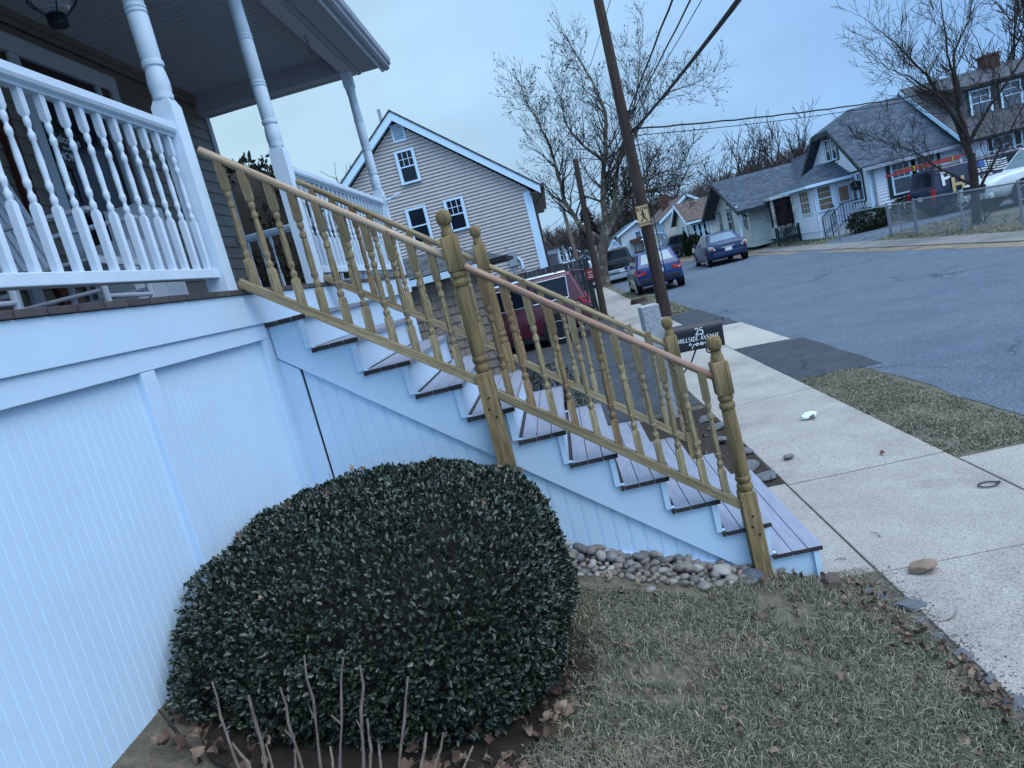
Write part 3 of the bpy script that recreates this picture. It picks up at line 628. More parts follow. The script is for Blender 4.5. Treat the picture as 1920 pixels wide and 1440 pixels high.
def rocker(label, x, y, rz):
    t = thing('rocking_chair', label, 'rocking chair', (0, 0, 0), 'white porch rocking chairs'); t['group'] = 'white porch rocking chairs'
    W = mat('chair_white', (.60, .67, .76), .45, .05)
    mb = MB()
    for i in range(7): mb.bx(-.25+.072*i, -.188+.072*i, -.24, .24, .40, .418)
    mb.bx(-.26, .26, -.25, -.22, .37, .40); mb.bx(-.26, .26, .22, .25, .37, .40); mb.build('seat', W, t)
    mb = MB()
    for i in range(6): mb.prism([(-.22+.078*i, -.25, .44), (-.165+.078*i, -.25, .44), (-.165+.078*i, -.45, 1.12), (-.22+.078*i, -.45, 1.12)], (0, .012, .004))
    mb.bx(-.27, .27, -.47, -.43, 1.08, 1.18); mb.tube([(-.27, -.24, .4), (-.27, -.46, 1.2)], .022); mb.tube([(.27, -.24, .4), (.27, -.46, 1.2)], .022); mb.build('backrest', W, t)
    for s in (-1, 1):
        mb = MB(); mb.tube([(s*.27, .40-.08*i, .025+.0026*(i-4.5)**2*.9) for i in range(12)], .019, 8); mb.build('rocker', W, t)
        mb = MB(); mb.tube([(s*.27, .24, .06), (s*.27, .235, .66)], [.020, .018]); mb.build('front_leg', W, t)
        mb = MB(); mb.tube([(s*.27, -.26, .06), (s*.27, -.24, .42)], .020); mb.build('rear_leg', W, t)
        mb = MB(); mb.prism([(s*.30, .30, .66), (s*.225, .30, .66), (s*.23, -.32, .66), (s*.295, -.32, .66)], (0, 0, .02)); mb.build('armrest', W, t)
    mb = MB()
    for z, y_ in ((.18, .245), (.28, .245), (.20, -.25)): mb.tube([(-.27, y_, z), (-.09, y_, z), (0, y_, z), (.27, y_, z)], [.012, .015, .016, .012])
    for s in (-1, 1): mb.tube([(s*.27, .24, .22), (s*.27, -.25, .22)], .012)
    mb.build('stretcher', W, t)
    t.location = (x, y, Z0); t.rotation_euler = (0, 0, rz); return t
rocker('white slatted rocking chair behind the porch railing closest to the stairs', -3.85, .42, R(-84))
rocker('white slatted rocking chair farther left, cut by the picture edge', -3.85, -.75, R(-95))
t = MB().tube([(-2.69, 2.61, 4.42), (-2.69, 2.61, 4.37), (-2.675, 2.61, 4.345), (-2.69, 2.61, 4.32), (-2.705, 2.61, 4.345), (-2.69, 2.61, 4.365)], .0035, 6).tube([(-2.69, 2.61, 4.32), (-2.688, 2.61, 4.28), (-2.67, 2.62, 4.255), (-2.66, 2.62, 4.27)], .0035, 6)
o = recenter(t.build('ceiling_hook', BLACK)); tag(o, 'small black plant hook screwed into the underside of the porch beam', 'hook')
# ================================================================ THE HEDGE AND THE FRONT BED
BX = Vector((-2.10, -1.0, .82)); BR = Vector((.80, .77, .51)); BEXP = 2.6
LEAF = mat('boxwood_leaf', (.012, .022, .017), .30, 0, 4, c2=(.022, .038, .026), spec=.55, isl_cols=[(.004, .007, .005), (.010, .020, .012), (.020, .038, .023), (.042, .066, .042), (.075, .095, .060)])
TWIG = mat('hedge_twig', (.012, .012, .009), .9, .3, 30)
BARKD = mat('dead_stem', (.10, .075, .06), .9, 0, 3, c2=(.29, .235, .195), st=(25, 25, 3), bump=.5, bs=25)
def sup(th, ph, k=1):
    def sp(x, e_): return math.copysign(abs(x)**e_, x)
    e_ = 2/BEXP; ct, st_ = math.cos(th), math.sin(th); cp, sp_ = math.cos(ph), math.sin(ph)
    d = Vector((sp(cp, e_)*sp(ct, e_)*BR.x, sp(cp, e_)*sp(st_, e_)*BR.y, sp(sp_, e_)*BR.z))
    n = Vector((abs(d.x/BR.x)**(BEXP-1)*math.copysign(1, d.x)/BR.x, abs(d.y/BR.y)**(BEXP-1)*math.copysign(1, d.y)/BR.y, abs(d.z/BR.z)**(BEXP-1)*math.copysign(1, d.z)/BR.z)).normalized()
    q = 1+.05*noise.noise(d*4)+.03*noise.noise(d*9)
    # the top slopes gently away from the house and the lower edge tucks in
    d = d*q*k; d.z += .02*(d.x/BR.x)*max(0, d.z/BR.z)
    if d.z < 0: f = 1-.20*(d.z/BR.z)**2; d.x *= f; d.y *= f
    return BX+d, n
def leafquad(mb, c, d, n, L, W, mi=0):
    d = d.normalized(); s = d.cross(n)
    if s.length < 1e-4: return
    s.normalize(); nn = s.cross(d); f = nn*(W*.22)
    mb.add([c, c+d*L*.35+s*W*.5+f, c+d*L*.75+s*W*.38+f, c+d*L-nn*L*.12, c+d*L*.75-s*W*.38+f, c+d*L*.35-s*W*.5+f, c+d*L*.5-nn*.0], [(0, 1, 2, 6), (6, 2, 3), (0, 6, 4, 5), (6, 3, 4)], mi, True)
rr = random.Random(11); bush = thing('boxwood_hedge', 'big rounded dark green boxwood hedge clipped beside the white porch skirt', 'shrub', (BX.x, BX.y, .68))
mb = MB(); cnt = 0
def ray(rr, k=1):
    # an even spread over the clipped shape: cast a random direction from the centre of a random axis point
    while True:
        d = Vector((rr.gauss(0, 1), rr.gauss(0, 1), rr.gauss(0, 1)))
        m_ = (abs(d.x)**BEXP+abs(d.y)**BEXP+abs(d.z)**BEXP)**(1/BEXP); d /= m_
        n = Vector((abs(d.x)**(BEXP-1)*math.copysign(1, d.x)/BR.x, abs(d.y)**(BEXP-1)*math.copysign(1, d.y)/BR.y, abs(d.z)**(BEXP-1)*math.copysign(1, d.z)/BR.z)).normalized()
        return place(Vector((d.x*BR.x, d.y*BR.y, d.z*BR.z)), n, k)
def place(d, n, k):
    q = 1+.05*noise.noise(d*4)+.03*noise.noise(d*9)
    d = d*q*k; d.z += .02*(d.x/BR.x)*max(0, d.z/BR.z)
    if d.z < 0: f = 1-.16*(d.z/BR.z)**2; d.x *= f; d.y *= f
    return BX+d, n
while cnt < 84000:
    k = 1-abs(rr.gauss(0, .045)); p, nrm = ray(rr, k)
    if p.x < -2.655 or p.z < hz(p.x, p.y)+.015: cnt += 1; continue
    if noise.noise(p*11) < -.38 and rr.random() < .55: cnt += 1; continue
    d = (nrm*.75+Vector((rr.gauss(0, .65), rr.gauss(0, .65), rr.gauss(.35, .55)))).normalized()
    up = (nrm*.9+Vector((rr.gauss(0, .5), rr.gauss(0, .5), .5+rr.gauss(0, .4)))).normalized()
    L = rr.uniform(.013, .027); leafquad(mb, p, d, up, L, L*rr.uniform(.48, .6)); cnt += 1
mb.build('foliage', LEAF, bush)
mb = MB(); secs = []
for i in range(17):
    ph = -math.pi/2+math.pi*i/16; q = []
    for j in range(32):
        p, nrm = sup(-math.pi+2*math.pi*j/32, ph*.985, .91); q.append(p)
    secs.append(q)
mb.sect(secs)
for i in range(260):
    th = rr.uniform(-math.pi, math.pi); p, nrm = ray(rr, .9)
    if p.x > -2.6: mb.tube([p, p+(nrm+Vector((rr.gauss(0, .3), rr.gauss(0, .3), .4)))*rr.uniform(.05, .08)], [.0016, .001], 4)
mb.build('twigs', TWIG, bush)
# cut stems of a dormant shrub in front of the hedge
SH = thing('dormant_shrub', 'bare cut back tan stems of a dormant shrub in front of the boxwood hedge', 'shrub', (-2.0, -1.95, .68))
stems = [((-2.266, -1.970, 0.854), (-2.288, -1.930, 1.121)),
    ((-2.235, -1.970, 0.848), (-2.295, -1.930, 0.924)),
    ((-2.197, -1.970, 0.841), (-2.194, -1.930, 1.059)),
    ((-2.084, -1.970, 0.818), (-2.103, -1.930, 1.065)),
    ((-2.039, -1.970, 0.809), (-1.999, -1.930, 1.144)),
    ((-1.978, -1.970, 0.796), (-1.890, -1.930, 1.112)),
    ((-1.919, -1.970, 0.784), (-1.859, -1.930, 1.081)),
    ((-1.904, -1.970, 0.781), (-1.883, -1.930, 0.917)),
    ((-1.812, -1.970, 0.763), (-1.728, -1.930, 1.020)),
    ((-1.763, -1.970, 0.753), (-1.730, -1.930, 0.843)),
    ((-1.729, -1.970, 0.746), (-1.678, -1.930, 0.832)),
    ((-1.641, -1.970, 0.728), (-1.607, -1.930, 0.775)),
    ((-2.175, -1.970, 0.836), (-2.187, -1.930, 0.902)),
    ((-2.109, -1.970, 0.823), (-2.115, -1.930, 0.870)),
    ((-1.877, -1.970, 0.776), (-1.867, -1.930, 0.836)),
    ((-2.001, -1.970, 0.801), (-2.003, -1.930, 0.856)),]
for bp_, tp in stems:
    b = Vector(bp_); tp = Vector(tp); r = rr.uniform(.0038, .0058); bx_ = b.x; b = b+(b-tp)*((b.z-hz(b.x, b.y)+.04)/(tp.z-b.z))*Vector((.5, .5, 1)).length/1.22; mb = MB(); k = 8; pts = []; rad = []
    for i in range(k+1):
        f = i/k; p = b.lerp(tp, f)+Vector((rr.gauss(0, .003), rr.gauss(0, .003), 0))*(1 if 0 < i < k else 0)+Vector((.006*math.sin(f*3.1+bx_*40), 0, 0))
        pts.append(p); rad.append(r*(1.15-.45*f)*(1.25 if i in (3, 6) else 1))
    mb.tube(pts, rad, 7); j = pts[5]; mb.tube([j, j+Vector((rr.uniform(-.03, .03), 0, .035))], [.003, .0015], 5); mb.build('stem', BARKD, SH)
mb = MB(); mb.tube([(-2.46, -1.84, .80), (-2.50, -1.83, .88), (-2.545, -1.81, .955), (-2.575, -1.80, 1.0)], [.006, .006, .005, .002], 6)
for i in range(8): a = rr.uniform(0, 6.28); mb.tube([(-2.535, -1.815, .945), (-2.535+.016*math.cos(a), -1.815+.01*math.sin(a), .945+.012*math.sin(a*2))], [.003, .001], 4)
o = recenter(mb.build('dead_twig', mat('dark_twig', (.035, .03, .028), .9, .3, 20))); tag(o, 'dark thin dead twig with a knot rising against the white porch skirt', 'twig')
mb = MB(); q = []
for i in range(26):
    a = 2*math.pi*i/26; x = -2.02+.74*math.cos(a)*(1+.08*math.sin(3*a)); y = -1.22+.72*math.sin(a)*(1+.06*math.sin(5*a)); x = max(x, -2.66); q.append((x, y, hz(x, y)+.012))
mb.add([(-2.1, -1.2, hz(-2.1, -1.2)+.02)]+q, [(0, i+1, (i+1) % 26+1) for i in range(26)]); struct(mb.build('mulch_bed', SOIL))
# ================================================================ PEBBLES AND ROCKS
def rock_mesh(name, m, seed, rough=.18, sub=3, flat=.7, angular=0):
    import bmesh
    bm_ = bmesh.new(); bmesh.ops.create_icosphere(bm_, subdivisions=sub, radius=1)
    for v in bm_.verts:
        p = v.co.normalized(); k = 1+rough*noise.noise(p*1.3+Vector((seed*7.1, seed*3.3, 0)))+rough*.35*noise.noise(p*4+Vector((seed, 0, seed)))
        if angular:
            for j in range(9):
                d = Vector((noise.noise((seed*3+j*1.7, 0, 5)), noise.noise((seed*3+j*1.7, 9, 0)), noise.noise((0, seed*3+j*1.7, 2)))).normalized(); h = .62+.25*((j*7+seed*3) % 5)/5
                dd = p.dot(d)*k
                if dd > h: k *= h/dd if dd > 0 else 1
        v.co = Vector((p.x*k, p.y*k*.82, p.z*k*flat))
    me = bpy.data.meshes.new(name); bm_.to_mesh(me); bm_.free(); me.materials.append(m)
    for f in me.polygons: f.use_smooth = not angular
    return me
PEB = mat('river_pebble', (.2, .17, .15), .55, .2, 7, bump=.2, bs=14, objr=1, isl_cols=[(.13, .112, .098), (.22, .205, .18), (.095, .103, .11), (.25, .225, .195), (.155, .135, .12), (.36, .35, .33), (.115, .125, .14)])
pms = [rock_mesh('pebble', PEB, i, .16, 2, .66) for i in range(5)]
placed = []
def peb(x, y, z, s, lab='rounded river pebble in the bed along the stair side panel', g='river pebbles along the stairs'):
    o = bpy.data.objects.new('river_pebble', rr.choice(pms)); COL.objects.link(o); o.location = (x, y, z); o.scale = (s*rr.uniform(.85, 1.4), s*rr.uniform(.8, 1.15), s*rr.uniform(.7, 1.1)); o.rotation_euler = (rr.uniform(-.5, .5), rr.uniform(-.5, .5), rr.uniform(0, 6.28)); tag(o, lab, 'pebble', g); return o
for i in range(3200):
    x = rr.uniform(-1.52, -.40); w_ = .26-.10*sstep(-.75, -.4, x); y = rr.uniform(-w_-.02, .02); s = rr.choice([rr.uniform(.016, .028), rr.uniform(.026, .042)])
    if all((x-a)**2+(y-b)**2 > (.74*(s+c))**2 for a, b, c in placed): placed.append((x, y, s))
for x, y, s in placed: peb(x, y, hz(x, y)+s*.30-.005, s)
for i in range(34):
    x = rr.uniform(-1.45, -.45); y = rr.uniform(-.15, .02); s = rr.uniform(.026, .04); peb(x, y, hz(x, y)+s*.95, s)
for x, y, s in ((-.98, -.40, .036), (-.70, -.30, .035), (-.30, -.03, .03), (-.25, .0, .026)): peb(x, y, hz(x, y)+s*.3, s, 'stray river pebble lying in the grass edge near the bottom newel', 'stray river pebbles')
def rock(name, x, y, z, sc_, m, seed, label, rz=0, ang=1, g=None):
    o = bpy.data.objects.new(name, rock_mesh(name, m, seed, .2, 3, .7, ang)); COL.objects.link(o); o.location = (x, y, z); o.scale = sc_; o.rotation_euler = (.1, -.08, rz); tag(o, label, 'rock', g); return o
BLUE = mat('blue_stone', (.045, .06, .085), .6, .35, 8, bump=.5, bs=10, c2=(.10, .12, .15)); BRN = mat('brown_stone', (.10, .075, .06), .8, .3, 8, bump=.5, bs=12); SAND = mat('sandstone', (.26, .19, .14), .85, .2, 8, bump=.6, bs=16)
rock('blue_rock', -.455, -.115, .145, (.105, .08, .065), BLUE, 3, 'angular dark blue grey rock at the foot of the bottom newel post', .3)
rock('brown_rock', -.03, -.12, .035, (.075, .065, .062), BRN, 5, 'brown angular rock by the front corner of the lowest step', .9)
rock('sandstone_chunk', .43, -.16, .045, (.078, .06, .05), SAND, 8, 'tan sandstone chunk lying on the sidewalk joint', .2)
o = peb(.433, 1.94, .035, .04, 'single rounded tan pebble on the sidewalk beyond the bottom step', None)
EDGE = mat('edging_stone', (.085, .095, .11), .75, 0, 6, c2=(.17, .175, .185), bump=.6, bs=14)
edg = [(.15, -.27, .07, 2), (.20, -.42, .085, 4), (.225, -.56, .05, 6), (.22, -.72, .04, 7), (.225, -.86, .055, 9), (.26, -1.03, .06, 1), (.255, -1.18, .07, 10)]
wh = ['next to the brown rock', 'second after the brown rock, largest and flat', 'small one in the middle of the row', 'tiny one half buried in dead leaves', 'dark one beside the leaf clump', 'near the bottom of the row', 'cut by the bottom right picture edge']
for (x, y, s, sd_), wtx in zip(edg, wh): rock('edging_stone', x+.02*math.sin(sd_*5), y, .004, (s*(.7+.12*(sd_ % 4)), s*(.8+.1*(sd_ % 5)), s*.5), EDGE, sd_, 'grey slate edging stone between lawn and sidewalk, '+wtx, sd_, 1, 'edging stones along the sidewalk')
for i, (x, y, s) in enumerate([(.16, 1.62, .09), (.10, 1.95, .10), (.18, 2.35, .09), (.10, 2.8, .11), (.16, 3.25, .10), (.12, 3.65, .09)]):
    rock('bed_stone', x, y, .03, (s, s*1.2, s*.5), EDGE, 20+i, 'rough grey stone edging the planting bed behind the stair foot', i*1.3, 1, 'stones edging the bed past the stairs')
# ================================================================ DEAD LEAVES
DRY = mat('dry_leaf', (.14, .09, .06), .8, .4, 3.5, objr=1, isl_cols=[(.10, .060, .042), (.19, .135, .095), (.28, .215, .155), (.14, .088, .064), (.075, .048, .036)])
def leaf_mesh(seed):
    r_ = random.Random(seed); n = 16; pts = []; lob = r_.choice([3, 5, 5])
    for i in range(n):
        a = 2*math.pi*i/n; q = (.62+.38*abs(math.cos(a*lob/2)))*(1-.12*(i % 2))*r_.uniform(.85, 1.1)
        pts.append(Vector((q*math.cos(a), q*.8*math.sin(a), 0)))
    bend = r_.uniform(.6, 1.7); tw = r_.uniform(-1.1, 1.1)
    def b(p): return Vector((p.x, p.y, bend*(p.y**2)*.8+tw*p.x*p.y*.8+.22*math.sin(p.x*3.4+seed)+.12*math.sin(p.y*7+seed)))
    mb = MB(); inner = [b(p*.5) for p in pts]; outer = [b(p) for p in pts]
    mb.add([b(Vector((0, 0, 0)))]+inner+outer, [(0, 1+i, 1+(i+1) % n) for i in range(n)]+[(1+i, 1+n+i, 1+n+(i+1) % n, 1+(i+1) % n) for i in range(n)], 0, True)
    mb.tube([b(Vector((-.6, 0, 0))), b(Vector((-1.2, .05, 0)))+Vector((0, 0, .1))], [.03, .02], 4)
    return mb.mesh('dry_leaf', DRY)
LM = [leaf_mesh(i) for i in range(7)]
def leaf(x, y, z, s, lab, g, tilt=.35, rz=None):
    o = bpy.data.objects.new('dry_leaf', rr.choice(LM)); COL.objects.link(o); o.location = (x, y, z); o.scale = (s, s, s); o.rotation_euler = (rr.gauss(0, tilt), rr.gauss(0, tilt), rr.uniform(0, 6.28) if rz is None else rz); tag(o, lab, 'leaf', g); return o
for i in range(70):
    p, nrm = ray(rr, 1.02)
    if p.x > -2.6 and p.z > 1.1: leaf(p.x, p.y, p.z+.012, rr.uniform(.014, .026), 'curled dry brown leaf resting on top of the boxwood hedge', 'dry leaves on the hedge', .8)
n_ = 0
while n_ < 130:
    x = rr.uniform(-1.55, .2); y = rr.uniform(-1.75, -.08)
    if noise.noise((x*3, y*3, 4)) < -.1 and rr.random() < .6: continue
    if y > -.3 and x < -.45: continue
    leaf(x, y, hz(x, y)+.028, rr.uniform(.010, .028), 'crumpled brown dry leaf lying on the front lawn', 'dry leaves on the lawn', .5); n_ += 1
for i in range(110):
    a = rr.uniform(0, 1)
    if a < .5: x = rr.uniform(-1.62, -1.36); y = rr.uniform(-1.62, -.75)
    elif a < .8: x = rr.uniform(-2.6, -2.25); y = rr.uniform(-1.95, -1.62)
    else: x = rr.uniform(-1.9, -1.5); y = rr.uniform(-1.85, -1.6)
    leaf(x, y, hz(x, y)+.02+rr.uniform(0, .04), rr.uniform(.018, .034), 'dark crumpled dead leaf heaped under the edge of the boxwood hedge', 'dead leaves under the hedge', .7)
for i in range(70):
    y = rr.uniform(-1.4, -.1); x = .13+.06*math.sin(y*4)+rr.uniform(-.05, .06)
    leaf(x, y, .03, rr.uniform(.014, .028), 'small brown leaf caught along the stone edging by the sidewalk', 'leaves along the edging stones', .6)
for i in range(40):
    x = rr.uniform(-.55, .2); y = rr.uniform(1.5, 3.6)
    leaf(x, y, hz(x, y)+.025, rr.uniform(.02, .04), 'brown dead leaf in the planting bed past the stair foot', 'leaves in the bed past the stairs', .6)
for x, y in ((-.1, -.075), (-.16, -.09), (-.2, -.07), (-.05, -.07)): leaf(x, y, hz(x, y)+.04, .03, 'brown leaf piled against the side of the lowest step', 'leaves against the lowest step', 1.0)
leaf(1.02, 1.585, .03, .026, 'small dark curled leaf on the sidewalk past the pale slab joint', None, .5)
# litter on the sidewalk
rr2 = random.Random(5); mb = MB(); secs = []
for i in range(9):
    f = i/8; q = []
    for j in range(12):
        a = 2*math.pi*j/12; rad = (.022+.03*math.sin(math.pi*f))*rr2.uniform(.75, 1.2); q.append(Vector((-.075+.15*f, rad*math.cos(a)*.9, .026+max(-.024, rad*math.sin(a)*.75))))
    secs.append(q)
mb.sect(secs); o = mb.build('plastic_bag', mat('white_plastic', (.72, .86, .84), .3, .12, 20, bump=.4, bs=30)); o.location = (.95, 2.92, .014); o.rotation_euler = (0, 0, .25); tag(o, 'crumpled white plastic wrapper lying on the sidewalk slab', 'plastic wrapper')
leaf(.965, 2.86, .035, .03, 'brown leaf stuck against the white plastic wrapper on the sidewalk', None, .6)
mb = MB(); mb.tube([(.045*math.cos(a)*(1.25), .04*math.sin(a), .006) for a in [.25+5.8*i/22 for i in range(23)]], .0045, 7); mb.tube([(.055, .012, .006), (.075, -.004, .006)], .006, 7)
o = mb.build('cord_loop', BLACK); o.location = (1.262, .69, .016); tag(o, 'small open loop of black cord lying on the sidewalk', 'cord loop')
for i, (x, y, L, lab) in enumerate([(.30, -.62, .10, 'thin dark twig on the sidewalk just past the lawn edging'), (.42, .30, .09, 'thin twig lying on the sidewalk near the stair landing'), (.15, .12, .07, 'bent dark twig on the landing by the lowest step')]):
    mb = MB(); a = i*1.1+.4; mb.tube([(0, 0, .004), (L*.5*math.cos(a), L*.5*math.sin(a), .008), (L*math.cos(a+.3), L*math.sin(a+.3), .004)], [.003, .0025, .0015], 5); o = mb.build('twig', BARKD); o.location = (x, y, .014); tag(o, lab, 'twig')
# ================================================================ GRASS
GR = mat('grass_blade', (.085, .10, .065), .7, .15, 3, dirt=((.30, .265, .19), 1.9, .50, .66), isl_cols=[(.040, .060, .034), (.075, .10, .058), (.15, .155, .105), (.31, .285, .205), (.50, .46, .35)])
def grass(name, n, sampler, hmin, hmax, seed, bw=.0032):
    r_ = random.Random(seed); mb = MB(); V = []; F = []; k = 0
    while k < n:
        q = sampler(r_); k += 1
        if q is None: continue
        x, y = q; z = hz(x, y); h = r_.uniform(hmin, hmax); a = r_.uniform(0, 6.283); b = r_.gauss(0, .8); la = r_.uniform(0, 6.283); ln = abs(r_.gauss(.8, .6))*h*1.25
        dx, dy = bw*math.cos(a), bw*math.sin(a); lx, ly = ln*math.cos(la), ln*math.sin(la); o = len(V)
        V += [(x-dx, y-dy, z-.004), (x+dx, y+dy, z-.004), (x+lx*.35+dx*.8, y+ly*.35+dy*.8, z+h*.6), (x+lx*.35-dx*.8, y+ly*.35-dy*.8, z+h*.6), (x+lx, y+ly, z+h*max(.22, 1-ln/h*.42))]
        F += [(o, o+1, o+2, o+3), (o+3, o+2, o+4)]
    mb.v = V; mb.f = F; mb.m = [0]*len(F); mb.sm = [True]*len(F)
    o = mb.build(name, GR); o['kind'] = 'stuff'; return o
def lawn_s(r_):
    x = r_.uniform(-1.62, .26); y = r_.uniform(-2.1, .0)
    if y > -.06-.26*sstep(-.3, -.75, x) - .10*(x < -.7) and x < -.02: return None
    if x > .17+.05*noise.noise((y*4, 1, 0)): return None
    if (x+2.02)**2/.62**2+(y+1.22)**2/.72**2 < 1: return None
    p = .62+.75*noise.noise((x*2.6, y*2.6, 1.5))+.55*noise.noise((x*12, y*12, 3))
    if x > -.45 and y > -.6: p -= .25
    return (x, y) if r_.random() < p else None
grass('lawn_grass', 170000, lawn_s, .012, .046, 1, .0019)
def strip_s(r_):
    x = r_.uniform(1.39, 2.2); y = r_.uniform(1.3, 4.5)
    if x > 2.12+.08*noise.noise((y*2, 0, 0)): return None
    p = .5+.8*noise.noise((x*3, y*3, 7))+.5*noise.noise((x*11, y*11, 7))-.5*sstep(1.95, 2.2, x)
    return (x, y) if r_.random() < p else None
grass('verge_grass', 80000, strip_s, .012, .038, 2, .0030)
def strip2_s(r_):
    x = r_.uniform(1.39, 2.1); y = r_.uniform(14.3, 26)
    return (x, y) if r_.random() < .6+.8*noise.noise((x*2, y*2, 7)) else None
g = grass('verge_grass', 14000, strip2_s, .03, .07, 3, .008)
def strip3_s(r_):
    x = r_.uniform(9.95, 12.2); y = r_.uniform(8, 55)
    if 21.8 < y < 26.7: return None
    return (x, y) if r_.random() < .5+.8*noise.noise((x, y*.5, 7)) else None
grass('far_grass', 22000, strip3_s, .04, .09, 4, .014)

# grit and leaf crumbs too fine to count: road edges, bed, lawn edge
mb = MB(); r_ = random.Random(31)
def crumb(x, y, z, s):
    a = r_.uniform(0, 6.28); c, d = math.cos(a)*s, math.sin(a)*s; q = r_.uniform(.3, .9)*s
    mb.add([(x-c, y-d, z), (x+d*.7, y-c*.7, z), (x+c, y+d, z), (x-d*.7, y+c*.7, z), (x, y, z+q)], [(0, 1, 4), (1, 2, 4), (2, 3, 4), (3, 0, 4)])
for i in range(5200):
    k = r_.random()
    if k < .35: y = r_.uniform(1.2, 13); x = 2.2+abs(r_.gauss(0, .16))*r_.choice([-.4, 1]); z = .008
    elif k < .55: x = r_.uniform(-.6, .22); y = r_.uniform(1.45, 4.3); z = hz(x, y)+.004
    elif k < .75: x = .17+abs(r_.gauss(0, .07)); y = r_.uniform(-1.4, .0); z = .015
    elif k < .9: x = r_.uniform(-1.5, .15); y = r_.uniform(-1.7, -.1); z = hz(x, y)+.006
    else: x = r_.uniform(.3, 1.35); y = r_.uniform(-.8, 7); z = .018
    crumb(x, y, z, r_.uniform(.002, .0075)*(1 if k < .9 else .6))
o = mb.build('grit', mat('grit_crumb', (.1, .08, .06), .9, .3, 5, isl_cols=[(.05, .035, .026), (.13, .10, .075), (.25, .23, .20), (.08, .06, .045), (.33, .31, .28)])); o['kind'] = 'stuff'; tag(o, 'scattered grit, leaf crumbs and tiny stones along the road edge and lawn', 'grit')
# loose soil and leaf mould in the bed past the stair foot
BED = mat('bed_mould', (.035, .026, .020), .95, .5, 30, bump=1, bs=45)
mb = MB(); k = 18; vs = [];
for j in range(k+1):
    for i in range(9):
        x = -.75+.98*i/8; y = 1.44+2.75*j/k; vs.append((x, y, hz(x, y)+.012+.02*noise.noise((x*7, y*7, 2))*(1 if 0 < i < 8 and 0 < j < k else -.6)))
mb.add(vs, [(j*9+i, j*9+i+1, (j+1)*9+i+1, (j+1)*9+i) for j in range(k) for i in range(8)], 0, True); struct(mb.build('planting_bed', BED))
# ================================================================ POLES, WIRES, SIGNS
PW = mat('pole_wood', (.030, .021, .018), .9, 0, 2.2, c2=(.075, .054, .044), st=(9, 9, .5), bump=.5, bs=14)
PW2 = mat('pole_wood_pale', (.11, .085, .065), .9, 0, 2.2, c2=(.19, .155, .125), st=(9, 9, .5), bump=.4, bs=14)
def pole(name, label, x, y, h, r0_, r1_, m, top=(0, 0)):
    t = thing(name, label, 'utility pole', (x, y, 0)); mb = MB(); k = 14
    mb.tube([(x+top[0]*i/k, y+top[1]*i/k, -.1+(h+.1)*i/k) for i in range(k+1)], [r0_+(r1_-r0_)*i/k for i in range(k+1)], 14); mb.build('shaft', m, t); return t
P1 = pole('utility_pole', 'tall dark brown utility pole with the slow children sign by the driveway apron', 1.40, 14.2, 7.75, .162, .112, PW)
mb = MB()
for i in range(7): mb.tube([(1.40-.16, 14.15, .7+.55*i), (1.40-.19, 14.12, .7+.55*i)], .012, 6)
mb.build('pole_step', BLACK, P1) if False else None
for z in (4.62, 5.05):
    mb = MB(); mb.bx(1.50, 1.64, 14.12, 14.24, z-.06, z+.05); mb.tube([(1.5, 14.18, z), (1.72, 14.18, z+.03)], .03, 8); mb.lathe([(0, 0), (.05, 0), (.055, .05), (.03, .09), (0, .09)], 10, mat=Matrix.Translation((1.70, 14.18, z+.02))); mb.build('insulator_bracket', BLACK, P1)
mb = MB(); mb.tube([(1.60, 14.12, 4.6-.62*i) for i in range(7)], .012, 6); mb.tube([(1.28, 14.06, 3.0), (1.275, 14.05, .2)], .014, 6); mb.build('ground_wire', BLACK, P1)
P2 = pole('utility_pole', 'slimmer dark wooden pole standing at the street end of the dark board fence', .05, 17.3, 4.72, .105, .08, PW, (.19, 0))
mb = MB(); mb.bx(.26, .31, 17.2, 17.28, 3.55, 3.6); mb.tube([(.2, 17.22, 3.2), (.3, 17.2, 3.25)], .02); mb.build('insulator_bracket', BLACK, P2)
P3 = pole('utility_pole', 'far pale utility pole carrying the street lamp and a grey transformer', .66, 45, 5.95, .14, .12, PW2, (-.24, 0))
mb = MB(); mb.lathe([(0, 0), (.2, 0), (.22, .05), (.22, .62), (.17, .7), (0, .7)], 14, mat=Matrix.Translation((.40, 44.75, 5.15))); mb.build('transformer', mat('grey_tank', (.22, .24, .26), .5, .1), P3)
mb = MB(); mb.tube([(.56, 45, 3.55), (.9, 44.9, 3.85), (1.35, 44.8, 3.98)], .035, 8); mb.build('lamp_arm', GUT, P3)
mb = MB(); mb.lathe([(0, -.05), (.09, -.05), (.13, 0), (.09, .06), (0, .08)], 12, mat=frame_m((1.5, 44.8, 3.98), (1, 0, 0), (0, 1, 0), (0, 0, 1))); mb.build('lamp_head', LAMPW, P3)
# the SLOW CHILDREN sign
t = thing('warning_sign', 'faded tan SLOW CHILDREN sign with a walking figure, fixed to the tall pole', 'sign', (1.33, 14.03, 2.33))
SG = mat('faded_sign', (.55, .38, .21), .6, .1, 9, dirt=((.26, .19, .12), 8, .55, .8)); INK = mat('sign_ink', (.012, .011, .012), .6, .1)
c0 = Vector((1.345, 14.02, 2.58)); U = Vector((1, 0, 0)); V = Vector((0, 0, 1))
mb = MB(); mb.bx(c0.x-.155, c0.x+.155, 14.015, 14.022, c0.z-.25, c0.z+.25); mb.build('plate', SG, t, bevel=.012)
mb = MB()
for a in (-.147, .139): mb.bx(c0.x+a, c0.x+a+.008, 14.0125, 14.0145, c0.z-.24, c0.z+.24)
for b in (-.242, .234): mb.bx(c0.x-.139, c0.x+.139, 14.0125, 14.0145, c0.z+b, c0.z+b+.008)
mb.build('border', INK, t)
